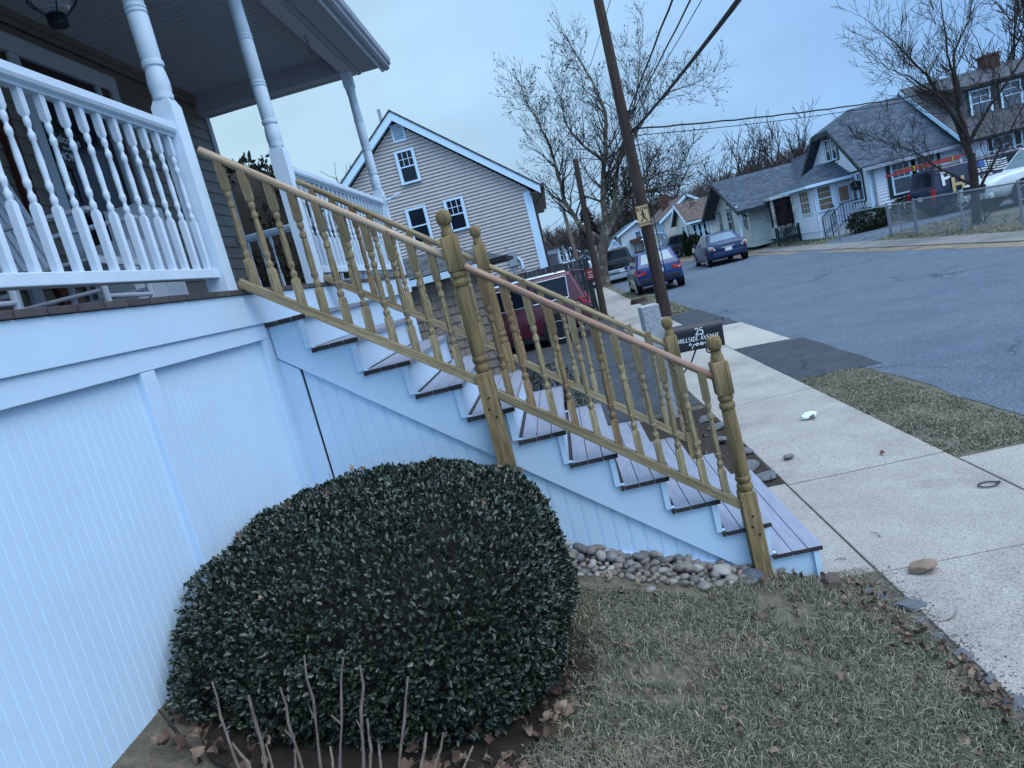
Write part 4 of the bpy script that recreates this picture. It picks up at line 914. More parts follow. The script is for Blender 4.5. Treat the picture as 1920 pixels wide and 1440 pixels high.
lettering('lettering', 'SLOW', .105, (c0.x, 14.0135, c0.z+.135), U, V, INK, t, .003); lettering('lettering', 'CHILDREN', .060, (c0.x, 14.0135, c0.z-.205), U, V, INK, t, .002)
mb = MB(); q = lambda a, b: (c0.x+a, 14.0135, c0.z+b)
mb.lathe([(0, 0), (.026, 0), (.026, .002), (0, .002)], 16, mat=frame_m(q(.005, .10), (1, 0, 0), (0, 0, 1), (0, -1, 0)))
for pl, r in (([(.0, .07), (.005, .02), (.0, -.02)], .02), ([(0, .055), (-.04, .03), (-.065, .045)], .009), ([(0, .055), (.045, .025), (.05, -.01)], .009), ([(.0, -.02), (.045, -.06), (.05, -.085), (.085, -.135)], .014), ([(.0, -.02), (-.02, -.08), (-.055, -.12), (-.075, -.115)], .014)):
    for a, b in zip(pl, pl[1:]):
        A, B = Vector((a[0], 0, a[1])), Vector((b[0], 0, b[1])); d = (B-A).normalized(); s = Vector((-d.z, 0, d.x))*r
        mb.prism([c0+Vector((0, -.0065, 0))+p for p in (A-d*r*.4+s, A-d*r*.4-s, B+d*r*.4-s, B+d*r*.4+s)], (0, -.001, 0))
mb.build('walking_figure', INK, t)
# wires
WIRE = mat('black_cable', (.008, .008, .010), .6, .1)
def wire(label, a, m_, b, r, grp='overhead wires along the street', wob=0):
    a, m_, b = Vector(a), Vector(m_), Vector(b); s = (m_-a).length/((m_-a).length+(b-m_).length); pts = []
    for i in range(41):
        f = i/40; l0 = (f-s)*(f-1)/((0-s)*(0-1)); l1 = f*(f-1)/(s*(s-1)); l2 = f*(f-s)/((1-s)*1); p = a*l0+m_*l1+b*l2
        if wob: p = p+Vector((0, 0, wob*math.sin(i*2.4)))
        pts.append(p)
    o = MB().tube(pts, r, 6).build('overhead_wire', WIRE); recenter(o); return tag(o, label, 'wire', grp)
wire('thick black trunk cable running from the tall pole towards the viewer', (1.55, 14.1, 4.62), (1.46, 4.45, 4.21), (1.4, -22, 5.3), .028)
wire('thin wire just right of the thick trunk cable', (1.62, 14.1, 4.68), (1.62, 4.7, 4.30), (1.6, -22, 5.4), .006)
wire('wavy bundled cable, leftmost of the three that rise steeply from the tall pole', (1.55, 14.1, 5.08), (1.5, 7.4, 5.28), (1.4, -22, 6.6), .017, wob=.012)
wire('middle steep cable of the three that rise from the tall pole', (1.66, 14.1, 5.06), (1.55, 6.5, 4.98), (1.5, -22, 6.2), .014, wob=.006)
wire('thin steep wire, rightmost of the three that rise from the tall pole', (1.68, 14.1, 5.04), (1.6, 6.3, 4.84), (1.6, -22, 6.0), .007)
wire('single thin high wire passing behind the top of the tall pole', (.5, 45, 9.5), (1.35, 16, 7.2), (1.5, 2, 7.0), .008)
wire('upper twisted service cable from the tall pole to the white house across the street', (1.58, 14.2, 4.66), (10.2, 20.6, 4.44), (19.2, 27, 4.66), .020, 'service drops', wob=.01)
wire('lower thin service wire from the tall pole to the white house across the street', (1.58, 14.2, 4.50), (10.2, 20.6, 4.30), (19.0, 27, 4.60), .010, 'service drops')
for i, (z0, z1, zm) in enumerate(((4.62, 5.3, 4.2), (4.5, 5.0, 3.9), (5.05, 5.6, 4.6), (4.40, 4.6, 3.6))):
    wire('cable strung between the tall pole and the far lamp pole', (1.42, 14.35, z0), (.98, 27, zm), (.46, 45, z1), .012, 'cables between the poles')
wire('thin cable from the far lamp pole to the gable wall of the tan house', (.45, 45, 5.2), (-.9, 28, 3.55), (-2.15, 18.4, 2.95), .010, 'cables to the tan house')
wire('lower drooping cable from the far lamp pole to the tan house', (.45, 45, 4.9), (-.9, 28, 3.3), (-2.4, 18.4, 2.80), .014, 'cables to the tan house')
mb = MB(); r_ = random.Random(2)
for k in range(4):
    a = Vector((.2, 17.25, 3.0+.3*k)); b = Vector((1.35, 14.3, 4.3+.12*k)); mb.tube([a.lerp(b, i/14)+Vector((0, 0, -.9*(.55-.1*k)*math.sin(math.pi*i/14)**1)) for i in range(15)], .008, 5)
o = recenter(mb.build('overhead_wire', WIRE)); tag(o, 'loose looping wires slung between the tall pole and the slim fence pole', 'wires')
# ================================================================ GRANITE POST AND MAILBOX
GRAN = mat('granite', (.22, .24, .26), .75, 0, 42, c2=(.46, .49, .53), bump=.7, bs=26, dirt=((.08, .085, .09), 60, .60, .66))
mb = MB(); m = Matrix.Translation((-.165, 4.12, 0)) @ Matrix.Rotation(.12, 4, 'Z'); mb.bx(-.098, .098, -.098, .098, -.1, 1.315, 0, m)
gp = mb.build('granite_post', GRAN, bevel=.008); recenter(gp); tag(gp, 'square rough granite post beside the driveway holding the black mailbox', 'post')
t = thing('mailbox', 'black metal mailbox numbered 25 on a scroll bracket by the granite post', 'mailbox', (.26, 4.0, .74))
mm = frame_m((.26, 3.99, .735), Vector((1, 0, -.05)).normalized(), (0, 1, 0), Vector((.05, 0, 1)).normalized())
prof = [(-.085, 0), (.085, 0), (.085, .20)]+[(.085*math.cos(a), .20+.085*math.sin(a)) for a in [math.pi*i/12 for i in range(1, 12)]]+[(-.085, .20)]
mb = MB(); mb.sect([[mm @ Vector((x, y, z)) for y, z in prof] for x in (-.255, .255)], sm=False); mb.build('body', BLACK, t)
mb = MB(); mb.sect([[mm @ Vector((x, y*1.05, .0+z*1.03-.003)) for y, z in prof] for x in (.235, .268)], sm=False); mb.tube([mm @ Vector((.268, 0, .27)), mm @ Vector((.30, 0, .285)), mm @ Vector((.30, 0, .25))], .007, 6); mb.build('door', BLACK, t)
mb = MB(); mb.prism([mm @ Vector(p) for p in ((.05, .088, .13), (.12, .088, .13), (.12, .088, .21), (.05, .088, .21))], (0, .004, 0)); mb.build('flag', mat('flag_red', (.3, .02, .02), .5, .1), t)
MW = mat('mailbox_lettering', (.72, .78, .80), .5, .04); rx = mm.to_3x3() @ Vector((1, 0, 0)); uz = mm.to_3x3() @ Vector((0, 0, 1))
# serif letters drawn as strokes: thick stems, thin joins, feet
def arc(cx, cy, rx_, ry, a0, a1, n=10): return [(cx+rx_*math.cos(R(a0+(a1-a0)*i/n)), cy+ry*math.sin(R(a0+(a1-a0)*i/n))) for i in range(n+1)]
K, T = .085, .046
GL = {'H': (.74, [([(.16, 0), (.16, 1)], K), ([(.58, 0), (.58, 1)], K), ([(.16, .52), (.58, .52)], T)], [(.16, 0), (.16, 1), (.58, 0), (.58, 1)]),
 'I': (.36, [([(.18, 0), (.18, 1)], K)], [(.18, 0), (.18, 1)]), 'L': (.60, [([(.16, 0), (.16, 1)], K), ([(.16, .02), (.55, .02), (.55, .22)], T)], [(.16, 0), (.16, 1)]),
 'S': (.56, [(arc(.28, .75, .18, .24, 30, 270)+arc(.28, .25, .20, .25, 90, -150), K*.8)], []), 'D': (.74, [([(.16, 0), (.16, 1)], K), ([(.16, 1)]+arc(.30, .5, .34, .5, 90, -90)+[(.16, 0)], T*1.5)], [(.16, 0), (.16, 1)]),
 'E': (.62, [([(.16, 0), (.16, 1)], K), ([(.16, .98), (.52, .98), (.52, .82)], T), ([(.16, .52), (.42, .52)], T), ([(.16, .02), (.55, .02), (.55, .2)], T)], [(.16, 0), (.16, 1)]),
 'A': (.74, [([(.10, 0), (.36, 1)], T), ([(.36, 1), (.64, 0)], K), ([(.2, .35), (.54, .35)], T)], [(.10, 0), (.64, 0)]), 'V': (.72, [([(.10, 1), (.37, 0)], K), ([(.37, 0), (.62, 1)], T)], [(.10, 1), (.62, 1)]),
 'N': (.78, [([(.16, 0), (.16, 1)], T), ([(.16, 1), (.62, 0)], K), ([(.62, 0), (.62, 1)], T)], [(.16, 0), (.16, 1), (.62, 1)]), 'U': (.76, [([(.16, 1), (.16, .3)]+arc(.38, .28, .22, .27, 180, 360)+[(.60, .3), (.60, 1)], K*.75)], [(.16, 1), (.60, 1)]),
 '2': (.62, [(arc(.30, .72, .20, .27, 160, -20)+[(.42, .48), (.12, .06)], K*.9), ([(.10, .04), (.54, .04), (.55, .2)], K*.8)], []), '5': (.62, [([(.50, .97), (.18, .97), (.16, .55)], K*.7), (arc(.30, .32, .22, .31, 120, -160), K*.95)], []), ' ': (.34, [], [])}
def stroke_text(mb, txt, h, P, right, up, n, width=None):
    W_ = sum(GL[c][0] for c in txt); sx_ = (width/(W_*h)) if width else 1; x = -W_/2*sx_
    def ribbon(pl, wd, lay):
        pv = [P+right*(a*h)+up*((b-.5)*h)+n*(.0012+lay*.0004) for a, b in pl]; L = []; Rr = []
        for i, p in enumerate(pv):
            d = (pv[min(i+1, len(pv)-1)]-pv[max(i-1, 0)]).normalized(); s = n.cross(d)*wd*h; L.append(p+s); Rr.append(p-s)
        k = len(pv); mb.add(L+Rr, [(i, i+1, k+i+1, k+i) for i in range(k-1)])
    for c in txt:
        g = GL[c]
        for j, (pl, wd) in enumerate(g[1]): ribbon([((x+a*sx_), b) for a, b in pl], wd, j)
        for j, (a, b) in enumerate(g[2]): ribbon([(x+(a-.13)*sx_, b+(.02 if b < .5 else -.02)), (x+(a+.13)*sx_, b+(.02 if b < .5 else -.02))], .022, 4+j)
        x += g[0]*sx_
nv = mm.to_3x3() @ Vector((0, -1, 0)); side = lambda x, z: mm @ Vector((x, -.0855, z))
mb = MB(); stroke_text(mb, '25', .078, side(.015, .196), rx, uz, nv); mb.build('house_number', MW, t)
mb = MB(); stroke_text(mb, 'HILLSIDE AVENUE', .046, side(.0, .122), rx, uz, nv, .445); mb.build('street_name', MW, t)
mb = MB(); sg = []
for s in (-1, 1):
    sg.append([(s*(.008+.014*(1-f)*0+.016*math.cos(a)*(.4+.6*f)+.012), .014*math.sin(a)*(.4+.6*f)) for f in [i/18 for i in range(19)] for a in [R(200-520*f)]]); sg.append([(s*(.03+.05*f), -.012+.02*math.sin(f*5.0)*(1)) for f in [i/14 for i in range(15)]])
    sg.append([(s*(.085+.010*math.cos(a)), .008+.010*math.sin(a)) for a in [R(-120+330*i/10) for i in range(11)]])
for i, pl in enumerate(sg):
    pv = [side(.0, .058)+rx*a*1.15+uz*b*1.15+nv*(.0012+.0003*i) for a, b in pl]; L = []; Q = []
    for j, p in enumerate(pv):
        d = (pv[min(j+1, len(pv)-1)]-pv[max(j-1, 0)]).normalized(); s = nv.cross(d)*.0042; L.append(p+s); Q.append(p-s)
    k = len(pv); mb.add(L+Q, [(j, j+1, k+j+1, k+j) for j in range(k-1)])
mb.build('scroll_ornament', MW, t)
mb = MB(); y = 4.02
mb.tube([(-.06, y, .45), (.05, y, .50), (.16, y, .60), (.24, y, .735)], .009, 8); mb.tube([(-.06, y, .735), (.44, y, .728)], .010, 8)
mb.tube([(.38+.042*math.cos(R(a))*(1-.0006*a), y, .69+.042*math.sin(R(a))*(1-.0006*a)) for a in range(90, 470, 20)], .008, 6)
mb.tube([(-.02+.06*math.cos(R(a)), y, .40+.06*math.sin(R(a))) for a in range(60, 360, 20)], .008, 6); mb.tube([(-.065, y, .35), (-.065, y, .78)], .010, 8); mb.build('scroll_bracket', BLACK, t)
# ================================================================ VEHICLES
PROF = {
 'suv': ([(0, .46, .92, .80), (.012, .36, 1.0, .90), (.05, .30, 1.02, .97), (.2, .26, 1.0, 1), (.5, .24, .98, 1), (.74, .24, .98, 1), (.90, .26, .90, .96), (.97, .3, .78, .88), (1, .36, .64, .76)], (.015, .10, .60, .77, .97, .92, .73), .35),
 'sedan': ([(0, .46, .90, .78), (.012, .34, .98, .88), (.05, .28, 1.02, .96), (.15, .25, 1.01, 1), (.35, .24, .97, 1), (.72, .24, .93, 1), (.90, .26, .82, .96), (.97, .3, .70, .86), (1, .36, .60, .74)], (.12, .27, .58, .76, .95, .90, .68), .33),
 'minivan': ([(0, .50, 1.0, .84), (.01, .38, 1.06, .92), (.05, .30, 1.09, .98), (.2, .25, 1.07, 1), (.5, .22, 1.04, 1), (.76, .22, 1.02, 1), (.91, .25, .92, .96), (.97, .3, .78, .88), (1, .36, .62, .76)], (.012, .055, .66, .86, 1.03, .95, .79), .36),
 'van': ([(0, .46, .98, .92), (.01, .38, 1.02, .97), (.05, .34, 1.03, 1), (.5, .32, 1.0, 1), (.78, .32, .98, 1), (.92, .34, .92, .97), (.98, .38, .80, .92), (1, .42, .70, .86)], (.006, .03, .68, .80, .96, .985, .86), .35),
 'pickup': ([(0, .62, 1.10, .93), (.006, .58, 1.14, .97), (.03, .5, 1.15, 1), (.38, .42, 1.15, 1), (.5, .40, 1.13, 1), (.76, .40, 1.13, 1), (.92, .42, 1.06, .98), (.985, .46, .92, .92), (1, .5, .82, .86)], (.36, .395, .62, .74, 1.10, .93, .77), .40)}
def car(label, cat, kind, loc, rz, paint, L, W, Ht, group=None, name='parked_car', chrome=False, glass=GLASS, light='wrap', sidewin=3):
    st, (f0b, f0t, f1t, f1b, zb, wbf, wrf), rw = PROF[kind]; t = thing(name, label, cat, (0, 0, 0), group); hw = W/2; bev = .045; Y = lambda f: -L/2+f*L
    secs = []
    for f, z0, z1, k in st:
        h = hw*k; y = Y(f); half = [(h*.84, z0), (h*.965, z0+.10), (h, z0+(z1-z0)*.45), (h*.985, z0+(z1-z0)*.78), (h*.95, z1-.035), (h*.87, z1), (h*.4, z1+.012)]
        secs.append([Vector((x, y, z)) for x, z in half]+[Vector((-x, y, z)) for x, z in reversed(half)])
    mb = MB(); mb.sect(secs); mb.build('body', paint, t, local=True)
    c = .07; h = Ht-zb
    ring = lambda fz, g=0: (Y(f0b+(f0t-f0b)*fz), Y(f1b+(f1t-f1b)*fz), hw*(wbf+(wrf-wbf)*fz), zb+h*fz)
    secs = []
    for fz, sh in ((-.12, 0), (.0, 0), (.55, 0), (.90, 0), (.965, .03), (1.0, .16)):
        y0, y1, w_, z = ring(min(fz, 1)); y0 += sh*.9; y1 -= sh*1.4; w_ -= sh*.8; cc = c
        secs.append([Vector(p) for p in ((-w_, y0+cc, z), (-w_+cc, y0, z), (w_-cc, y0, z), (w_, y0+cc, z), (w_, y1-cc, z), (w_-cc, y1, z), (-w_+cc, y1, z), (-w_, y1-cc, z))])
    mb = MB(); mb.sect(secs, sm=False); mb.build('cabin', paint, t, bevel=.035, local=True)
    def sp(s, fy, fz, o=.006):
        y0, y1, w_, z = ring(fz); return Vector((s*(w_+o), y0+c+fy*(y1-y0-2*c), z))
    def ep(e_, fx, fz, o=.006):
        y0, y1, w_, z = ring(fz); return Vector((fx*(w_-c), (y0-o) if e_ < 0 else (y1+o), z))
    lo, hi_ = .10, .86
    for e_, nm in ((-1, 'rear_window'), (1, 'windshield')):
        l_ = lo if e_ > 0 else lo+.16; a = .94 if e_ > 0 else .86
        q = [ep(e_, -a, l_), ep(e_, a, l_), ep(e_, a*.97, .45), ep(e_, a*.95, hi_), ep(e_, -a*.95, hi_), ep(e_, -a*.97, .45)]
        mb = MB(); mb.add(q, [(0, 1, 2, 5), (5, 2, 3, 4)] if e_ < 0 else [(0, 5, 2, 1), (5, 4, 3, 2)]); mb.build(nm, GLASSR if kind in ('suv', 'sedan', 'pickup') and paint is not BLKP else glass, t, local=True)
    cuts = {3: [(.04, .30), (.325, .63), (.655, .97)], 2: [(.05, .48), (.51, .96)], 1: [(.66, .96)]}[sidewin]
    for s in (-1, 1):
        for i, (a, b) in enumerate(cuts):
            q = [sp(s, a+(.04 if i == 0 and kind in ('minivan', 'sedan') else 0), lo), sp(s, b, lo), sp(s, b-(.02 if i == len(cuts)-1 else 0), hi_), sp(s, a, hi_)]
            mb = MB(); mb.add(q, [(0, 1, 2, 3) if s > 0 else (0, 3, 2, 1)])
            if chrome:
                for A, B in ((q[0], q[1]), (q[3], q[2])): mb.tube([A+Vector((s*.006, 0, 0)), B+Vector((s*.006, 0, 0))], .013, 6, 1)
                if i == 0: mb.tube([q[0]+Vector((s*.006, 0, 0)), q[3]+Vector((s*.006, 0, 0))], .013, 6, 1)
            mb.build('side_window', [glass, CHROME], t, local=True)
        # door seams and sill
        mb = MB(); mb.bx(min(s*hw*.93, s*hw*1.0), max(s*hw*.93, s*hw*1.0), Y(.2), Y(.8), st[4][1]-.03, st[4][1]+.10); mb.build('sill', BLACK, t, local=True)
        for fy in ((.36, .60) if kind != 'van' else (.62,)):
            mb = MB(); mb.bx(min(s*hw*.99, s*(hw+.004)), max(s*hw*.99, s*(hw+.004)), Y(fy), Y(fy)+.10, .90 if kind != 'van' else 1.0, .925 if kind != 'van' else 1.03); mb.build('door_handle', paint if not chrome else CHROME, t, local=True)
        mb = MB(); mb.lathe([(0, -.05), (.07, -.05), (.085, 0), (.07, .05), (0, .05)], 10, mat=frame_m((s*(hw*wbf+.10), Y(f1b)-.42, zb+.10), (0, 0, 1), (s, 0, 0), (0, 1, 0))); mb.build('mirror', paint, t, local=True)
    for fy in (.17, .815):
        for s in (-1, 1):
            x = s*(hw-.10); m = frame_m((x, Y(fy), rw), (0, 1, 0), (0, 0, s), (s, 0, 0))
            mb = MB(); mb.lathe([(rw*.62, -.1), (rw*.98, -.1), (rw, -.07), (rw, .075), (rw*.97, .105), (rw*.66, .11), (rw*.62, .08)], 26, 0, m); mb.lathe([(0, -.08), (rw*.62, -.08), (rw*.62, -.02), (0, -.02)], 20, 0, m); wh_ = mb.build('wheel', TYRE, t, local=True)
            mb = MB(); mb.lathe([(rw*.60, .02), (rw*.66, .10), (rw*.63, .112), (rw*.58, .09)], 26, 0, m); mb.lathe([(0, .07), (rw*.13, .075), (rw*.13, .09), (0, .095)], 12, 0, m)
            for k in range(10 if kind == 'minivan' else 7):
                a = 2*math.pi*k/(10 if kind == 'minivan' else 7)+(.12 if k % 2 else -.12)*(kind == 'minivan'); r2 = m @ Matrix.Rotation(a, 4, 'Z'); mb.bx(rw*.08, rw*.62, -rw*.055, rw*.055, .055, .085, 0, r2)
            mb.build('rim', RIM, wh_, local=True)
            mb = MB(); mb.lathe([(0, 0), (rw+.055, 0), (rw+.055, .004), (0, .004)], 26, 0, frame_m((s*(hw*.992), Y(fy), rw+.01), (0, 1, 0), (0, 0, s), (s, 0, 0))); mb.build('wheel_well', BLACK, t, local=True)
    yb = Y(0)
    mb = MB(); mb.bx(-hw*.80, hw*.80, yb-.02, yb+.15, st[0][1]-.06, st[0][1]+.14); mb.build('rear_bumper', CHROME if kind == 'pickup' else BLACK if kind in ('suv', 'van') else paint, t, bevel=.03, local=True)
    zt = st[0][2]
    for s in (-1, 1):
        if light == 'wrap': mb = MB(); mb.prism([(s*hw*.52, yb-.012, zt-.16), (s*hw*.84, yb-.004, zt-.20), (s*hw*.97, yb+.20, zt-.10), (s*hw*.96, yb+.24, zt+.03), (s*hw*.88, yb-.0, zt+.03), (s*hw*.55, yb-.012, zt-.05)], (s*.022, -.02, .012))
        elif light == 'tall': mb = MB(); mb.bx(min(s*hw*.80, s*hw*.97), max(s*hw*.80, s*hw*.97), yb-.025, yb+.06, zt-.34, zt+.05)
        else: mb = MB(); mb.prism([(s*hw*.60, yb-.008, zt-.20), (s*hw*.86, yb-.002, zt-.16), (s*hw*.96, yb+.16, zt-.05), (s*hw*.90, yb+.03, zt+.04), (s*hw*.74, yb-.006, zt+.0)], (s*.02, -.022, .01))
        mb.build('taillight', RED if light != 'clear' else [LAMPW], t, bevel=.015, local=True)
        if light == 'clear':
            mb = MB(); mb.lathe([(0, 0), (.06, 0), (.05, .02), (0, .025)], 12, 0, frame_m((s*hw*.80, yb-.045, zt-.10), (1, 0, 0), (0, 0, 1), (0, -1, 0))); mb.build('taillight', RED, t, local=True)
        mb = MB(); mb.prism([(s*hw*.50, Y(1)-.10, .60), (s*hw*.84, Y(.965)+.02, .62), (s*hw*.90, Y(.94), .74), (s*hw*.58, Y(.985), .74)], (0, .03, 0)); mb.build('headlight', LAMPW, t, local=True)
    mb = MB(); pz = zt-.30 if kind != 'suv' else zt-.20
    if kind == 'pickup': pz = .55
    mb.bx(-.155, .155, yb-.034, yb-.022, pz, pz+.15); mb.build('license_plate', PLATE, t, local=True)
    if kind == 'sedan':
        mb = MB(); mb.bx(-.30, .30, yb-.03, yb-.012, pz+.17, pz+.21); mb.build('trunk_trim', CHROME, t, local=True)
    y0, y1, w_, z = ring(1); mb = MB(); mb.prism([(-.015, y0+.32, z-.01), (-.015, y0+.50, z-.01), (-.01, y0+.36, z+.07)], (.03, 0, 0)); mb.build('roof_antenna', paint, t, local=True)
    t.location = loc; t.rotation_euler = (0, 0, rz); return t
NAVY = mat('navy_paint', (.006, .020, .080), .22, .05, spec=.6); BLUEP = mat('blue_paint', (.005, .033, .145), .22, .05, spec=.6); BLKP = mat('black_paint', (.010, .012, .018), .2, .05, spec=.6)
WHTP = mat('white_car_paint', (.62, .66, .70), .25, .03, spec=.6); MAR = mat('maroon_paint', (.072, .008, .022), .25, .06, spec=.6); GRYP = mat('dark_grey_paint', (.035, .04, .05), .25, .05, spec=.6)
mv = car('dark red minivan with chrome window trim parked in the driveway behind the stair railing', 'minivan', 'minivan', (-2.98, 14.62, .006), R(90), MAR, 5.15, 2.0, 1.71, chrome=True)
mb = MB(); mb.prism([(-.72, -2.62, 1.63), (.72, -2.62, 1.63), (.70, -2.28, 1.705), (-.70, -2.28, 1.705)], (0, 0, .022)); mb.build('rear_spoiler', MAR, mv, local=True)
for s in (-1, 1):
    mb = MB(); mb.tube([(s*.66, -2.15, 1.72), (s*.70, -1.0, 1.735), (s*.70, .5, 1.73)], .018, 6); mb.build('roof_rail', CHROME, mv, local=True)
s1 = car('bright blue compact crossover parked along the near kerb beyond the tall pole', 'crossover', 'suv', (2.66, 24.4, .006), R(-1), BLUEP, 4.3, 1.76, 1.53)
s2 = car('navy blue sedan parked on the far side of the street facing away', 'sedan', 'sedan', (6.88, 31.3, .006), R(-2), NAVY, 4.8, 1.82, 1.47, light='clear')
s3 = car('black pickup truck with a chrome bumper parked beyond the blue crossover', 'pickup truck', 'pickup', (2.58, 38.6, .006), R(0), BLKP, 5.6, 1.95, 1.88, light='tall', sidewin=2)
s4 = car('white car half hidden behind the bare sycamore trunk', 'car', 'suv', (.50, 38.4, .006), R(-3), WHTP, 4.5, 1.85, 1.58)
s5 = car('dark grey sport utility vehicle parked beside the cream house behind the clipped evergreens', 'suv', 'suv', (9.5, 50.6, .10), R(-84), GRYP, 4.6, 1.8, 1.6)
s6 = car('white pickup truck facing the street behind the chain link fence', 'pickup truck', 'pickup', (15.75, 20.95, .12), R(90), WHTP, 5.5, 1.95, 1.80, sidewin=2, light='tall')
mb = MB(); mb.bx(-.62, .62, 2.70, 2.76, .66, .94); mb.build('grille', BLACK, s6, bevel=.02, local=True)
mb = MB(); mb.bx(-.9, .9, 2.66, 2.80, .46, .62); mb.build('front_bumper', WHTP, s6, bevel=.03, local=True)
s7 = car('navy work van with cream PH letters and a flag on its side', 'van', 'van', (16.15, 25.0, .126), R(-90), mat('van_navy', (.010, .014, .045), .25, .05, spec=.6), 5.6, 2.0, 1.80, sidewin=1, light='tall', name='work_van')
for s in (-1, 1):
    pass
CREAM = mat('van_cream', (.55, .43, .22), .5, .08); VW = mat('van_white', (.68, .70, .74), .5, .05)
sideP = lambda x, z: Vector((1.012-.13*max(0, z-.96), x-16.15, z))
def vtext(tx, s, x, z, m, b=.004):
    lettering('lettering', tx, s, sideP(x, z)+Vector((.012, 0, 0)), (0, 1, 0), Vector((-.13 if z > .9 else 0, 0, 1)).normalized(), m, s7, b, .004)
vtext('P', .72, 13.84, 1.10, VW, .016); vtext('H', .70, 14.24, .80, CREAM, .024); vtext('ELEC', .30, 15.15, .92, VW, .014); vtext('PHO', .20, 14.42, .60, CREAM, .008)
mb = MB()
for i in range(9):
    f = lambda u: .05*math.sin(u*5.5)
    for a in range(12):
        u0_, u1_ = a/12, (a+1)/12; z0 = 1.22+.042*i; x0, x1 = 14.72+1.35*u0_, 14.72+1.35*u1_
        blue = a < 5 and i >= 4
        P = [sideP(x0, z0+f(u0_))+Vector((.012, 0, 0)), sideP(x1, z0+f(u1_))+Vector((.012, 0, 0)), sideP(x1, z0+.042+f(u1_))+Vector((.012, 0, 0)), sideP(x0, z0+.042+f(u0_))+Vector((.012, 0, 0))]
        mb.add(P, [(0, 1, 2, 3)], 0 if blue else (1 if i % 2 == 0 else 2))
mb.build('flag_decal', [mat('flag_blue', (.05, .11, .35), .5, .1), VW, mat('flag_dark', (.02, .022, .03), .5, .1)], s7, local=True)
mb = MB()
for x in (-1.6, -.3, 1.2): mb.bx(-.85, .85, x-.03, x+.03, 1.86, 1.90); mb.bx(-.85, -.80, x-.02, x+.02, 1.74, 1.87); mb.bx(.80, .85, x-.02, x+.02, 1.74, 1.87)
mb.build('roof_rack', VW, s7, local=True)
t = thing('ladder', 'red fibreglass extension ladder lying on the roof rack of the navy van', 'ladder', (13.7, 24.6, 2.03))
LR = mat('ladder_red', (.30, .035, .035), .5, .12); mb = MB()
for y in (24.32, 24.70): mb.bx(12.05, 14.6, y-.02, y+.02, 2.03, 2.11); mb.bx(12.5, 15.0, y+.03, y+.07, 2.12, 2.19)
mb.build('side_rail', LR, t); mb = MB()
for i in range(13): mb.tube([(12.3+.18*i, 24.32, 2.07), (12.3+.18*i, 24.70, 2.07)], .018, 6)
mb.build('rung', CHROME, t); mb = MB()
for x in (12.9, 14.3): mb.bx(x, x+.05, 24.28, 24.8, 2.195, 2.21); mb.bx(x, x+.04, 24.27, 24.285, 2.0, 2.20)
mb.build('strap', mat('strap_lime', (.25, .45, .05), .6, .1), t)
# stump, red notice
mb = MB(); mb.lathe([(0, 0), (.30, 0), (.27, .10), (.26, .16), (0, .165)], 16, 0, Matrix.Translation((1.42, 19.9, .0))); o = recenter(mb.build('tree_stump', PW)); tag(o, 'low dark sawn tree stump in the grass verge past the tall pole', 'stump')
t = thing('notice_sign', 'small red notice with faint white marks nailed to the dark board fence', 'sign', (-.05, 17.5, 1.25)); mb = MB(); mb.bx(-.17, .06, 17.500, 17.508, 1.24, 1.56); mb.build('plate', mat('notice_red', (.45, .03, .05), .5, .08), t)
mb = MB()
for i, (a, b) in enumerate(((-.13, .02), (-.11, .0), (-.13, .01))): mb.bx(a, b, 17.495, 17.4985, 1.30+.075*i, 1.33+.075*i)
mb.build('marking', VW, t)
# ================================================================ NEIGHBOUR'S GABLE HOUSE
XU, YU = (1, 0, 0), (0, 1, 0); NY = (0, -1, 0); NX = (-1, 0, 0)
G = thing('gable_house', 'tan vinyl sided house with a steep front gable and white trim beyond the driveway', 'house', (-4.5, 18.5, 0))
gy_ = 18.5; gx0, gx1 = -8.4, -1.28; pk = (-4.83, 7.30); ev = 4.42
mb = MB(); siding(mb, (0, gy_, 0), XU, NY, [(gx0, 0), (gx1, 0), (gx1, ev-.05), (pk[0], pk[1]), (gx0, ev-.05)], .105, .046); siding(mb, (gx1, gy_, 0), YU, (1, 0, 0), [(0, 0), (9, 0), (9, ev), (0, ev)], .105, .03)
mb.prism([(gx0, gy_+.01, -.2), (gx1-.01, gy_+.01, -.2), (gx1-.01, gy_+.01, ev-.1), (pk[0], gy_+.01, pk[1]-.06), (gx0, gy_+.01, ev-.1)], (0, 9, 0)); mb.build('wall', SIDING2, G)
mb = MB()
for xe, sx_ in ((gx1+.35, 1), (gx0-.35, -1)):
    z_e = ev+.02; slab(mb, [(pk[0], gy_-.30, pk[1]+.36), (xe, gy_-.30, z_e), (xe, gy_+9, z_e), (pk[0], gy_+9, pk[1]+.36)], .05)
mb.build('roof', ROOFD, G)
mb = MB()
for xe in (gx1+.35, gx0-.35):
    d = Vector((xe-pk[0], 0, ev+.02-pk[1]-.36)); a = Vector((pk[0], gy_-.28, pk[1]+.295)); b = a+d
    mb.prism([a, b, b-Vector((0, 0, .24)), a-Vector((0, 0, .26))], (0, .035, 0)); a2 = a+Vector((0, .04, -.20)); b2 = b+Vector((0, .04, -.20)); mb.prism([a2, b2, b2+Vector((0, .24, 0)), a2+Vector((0, .24, 0))], (0, 0, -.02))
mb.build('rake_board', PVC, G)
mb = MB(); mb.bx(gx1-.20, gx1+.035, gy_-.055, gy_+.02, 0, ev-.12); mb.bx(gx1+.002, gx1+.027, gy_+.02, gy_+.2, 0, ev-.12); mb.build('corner_board', PVC, G)
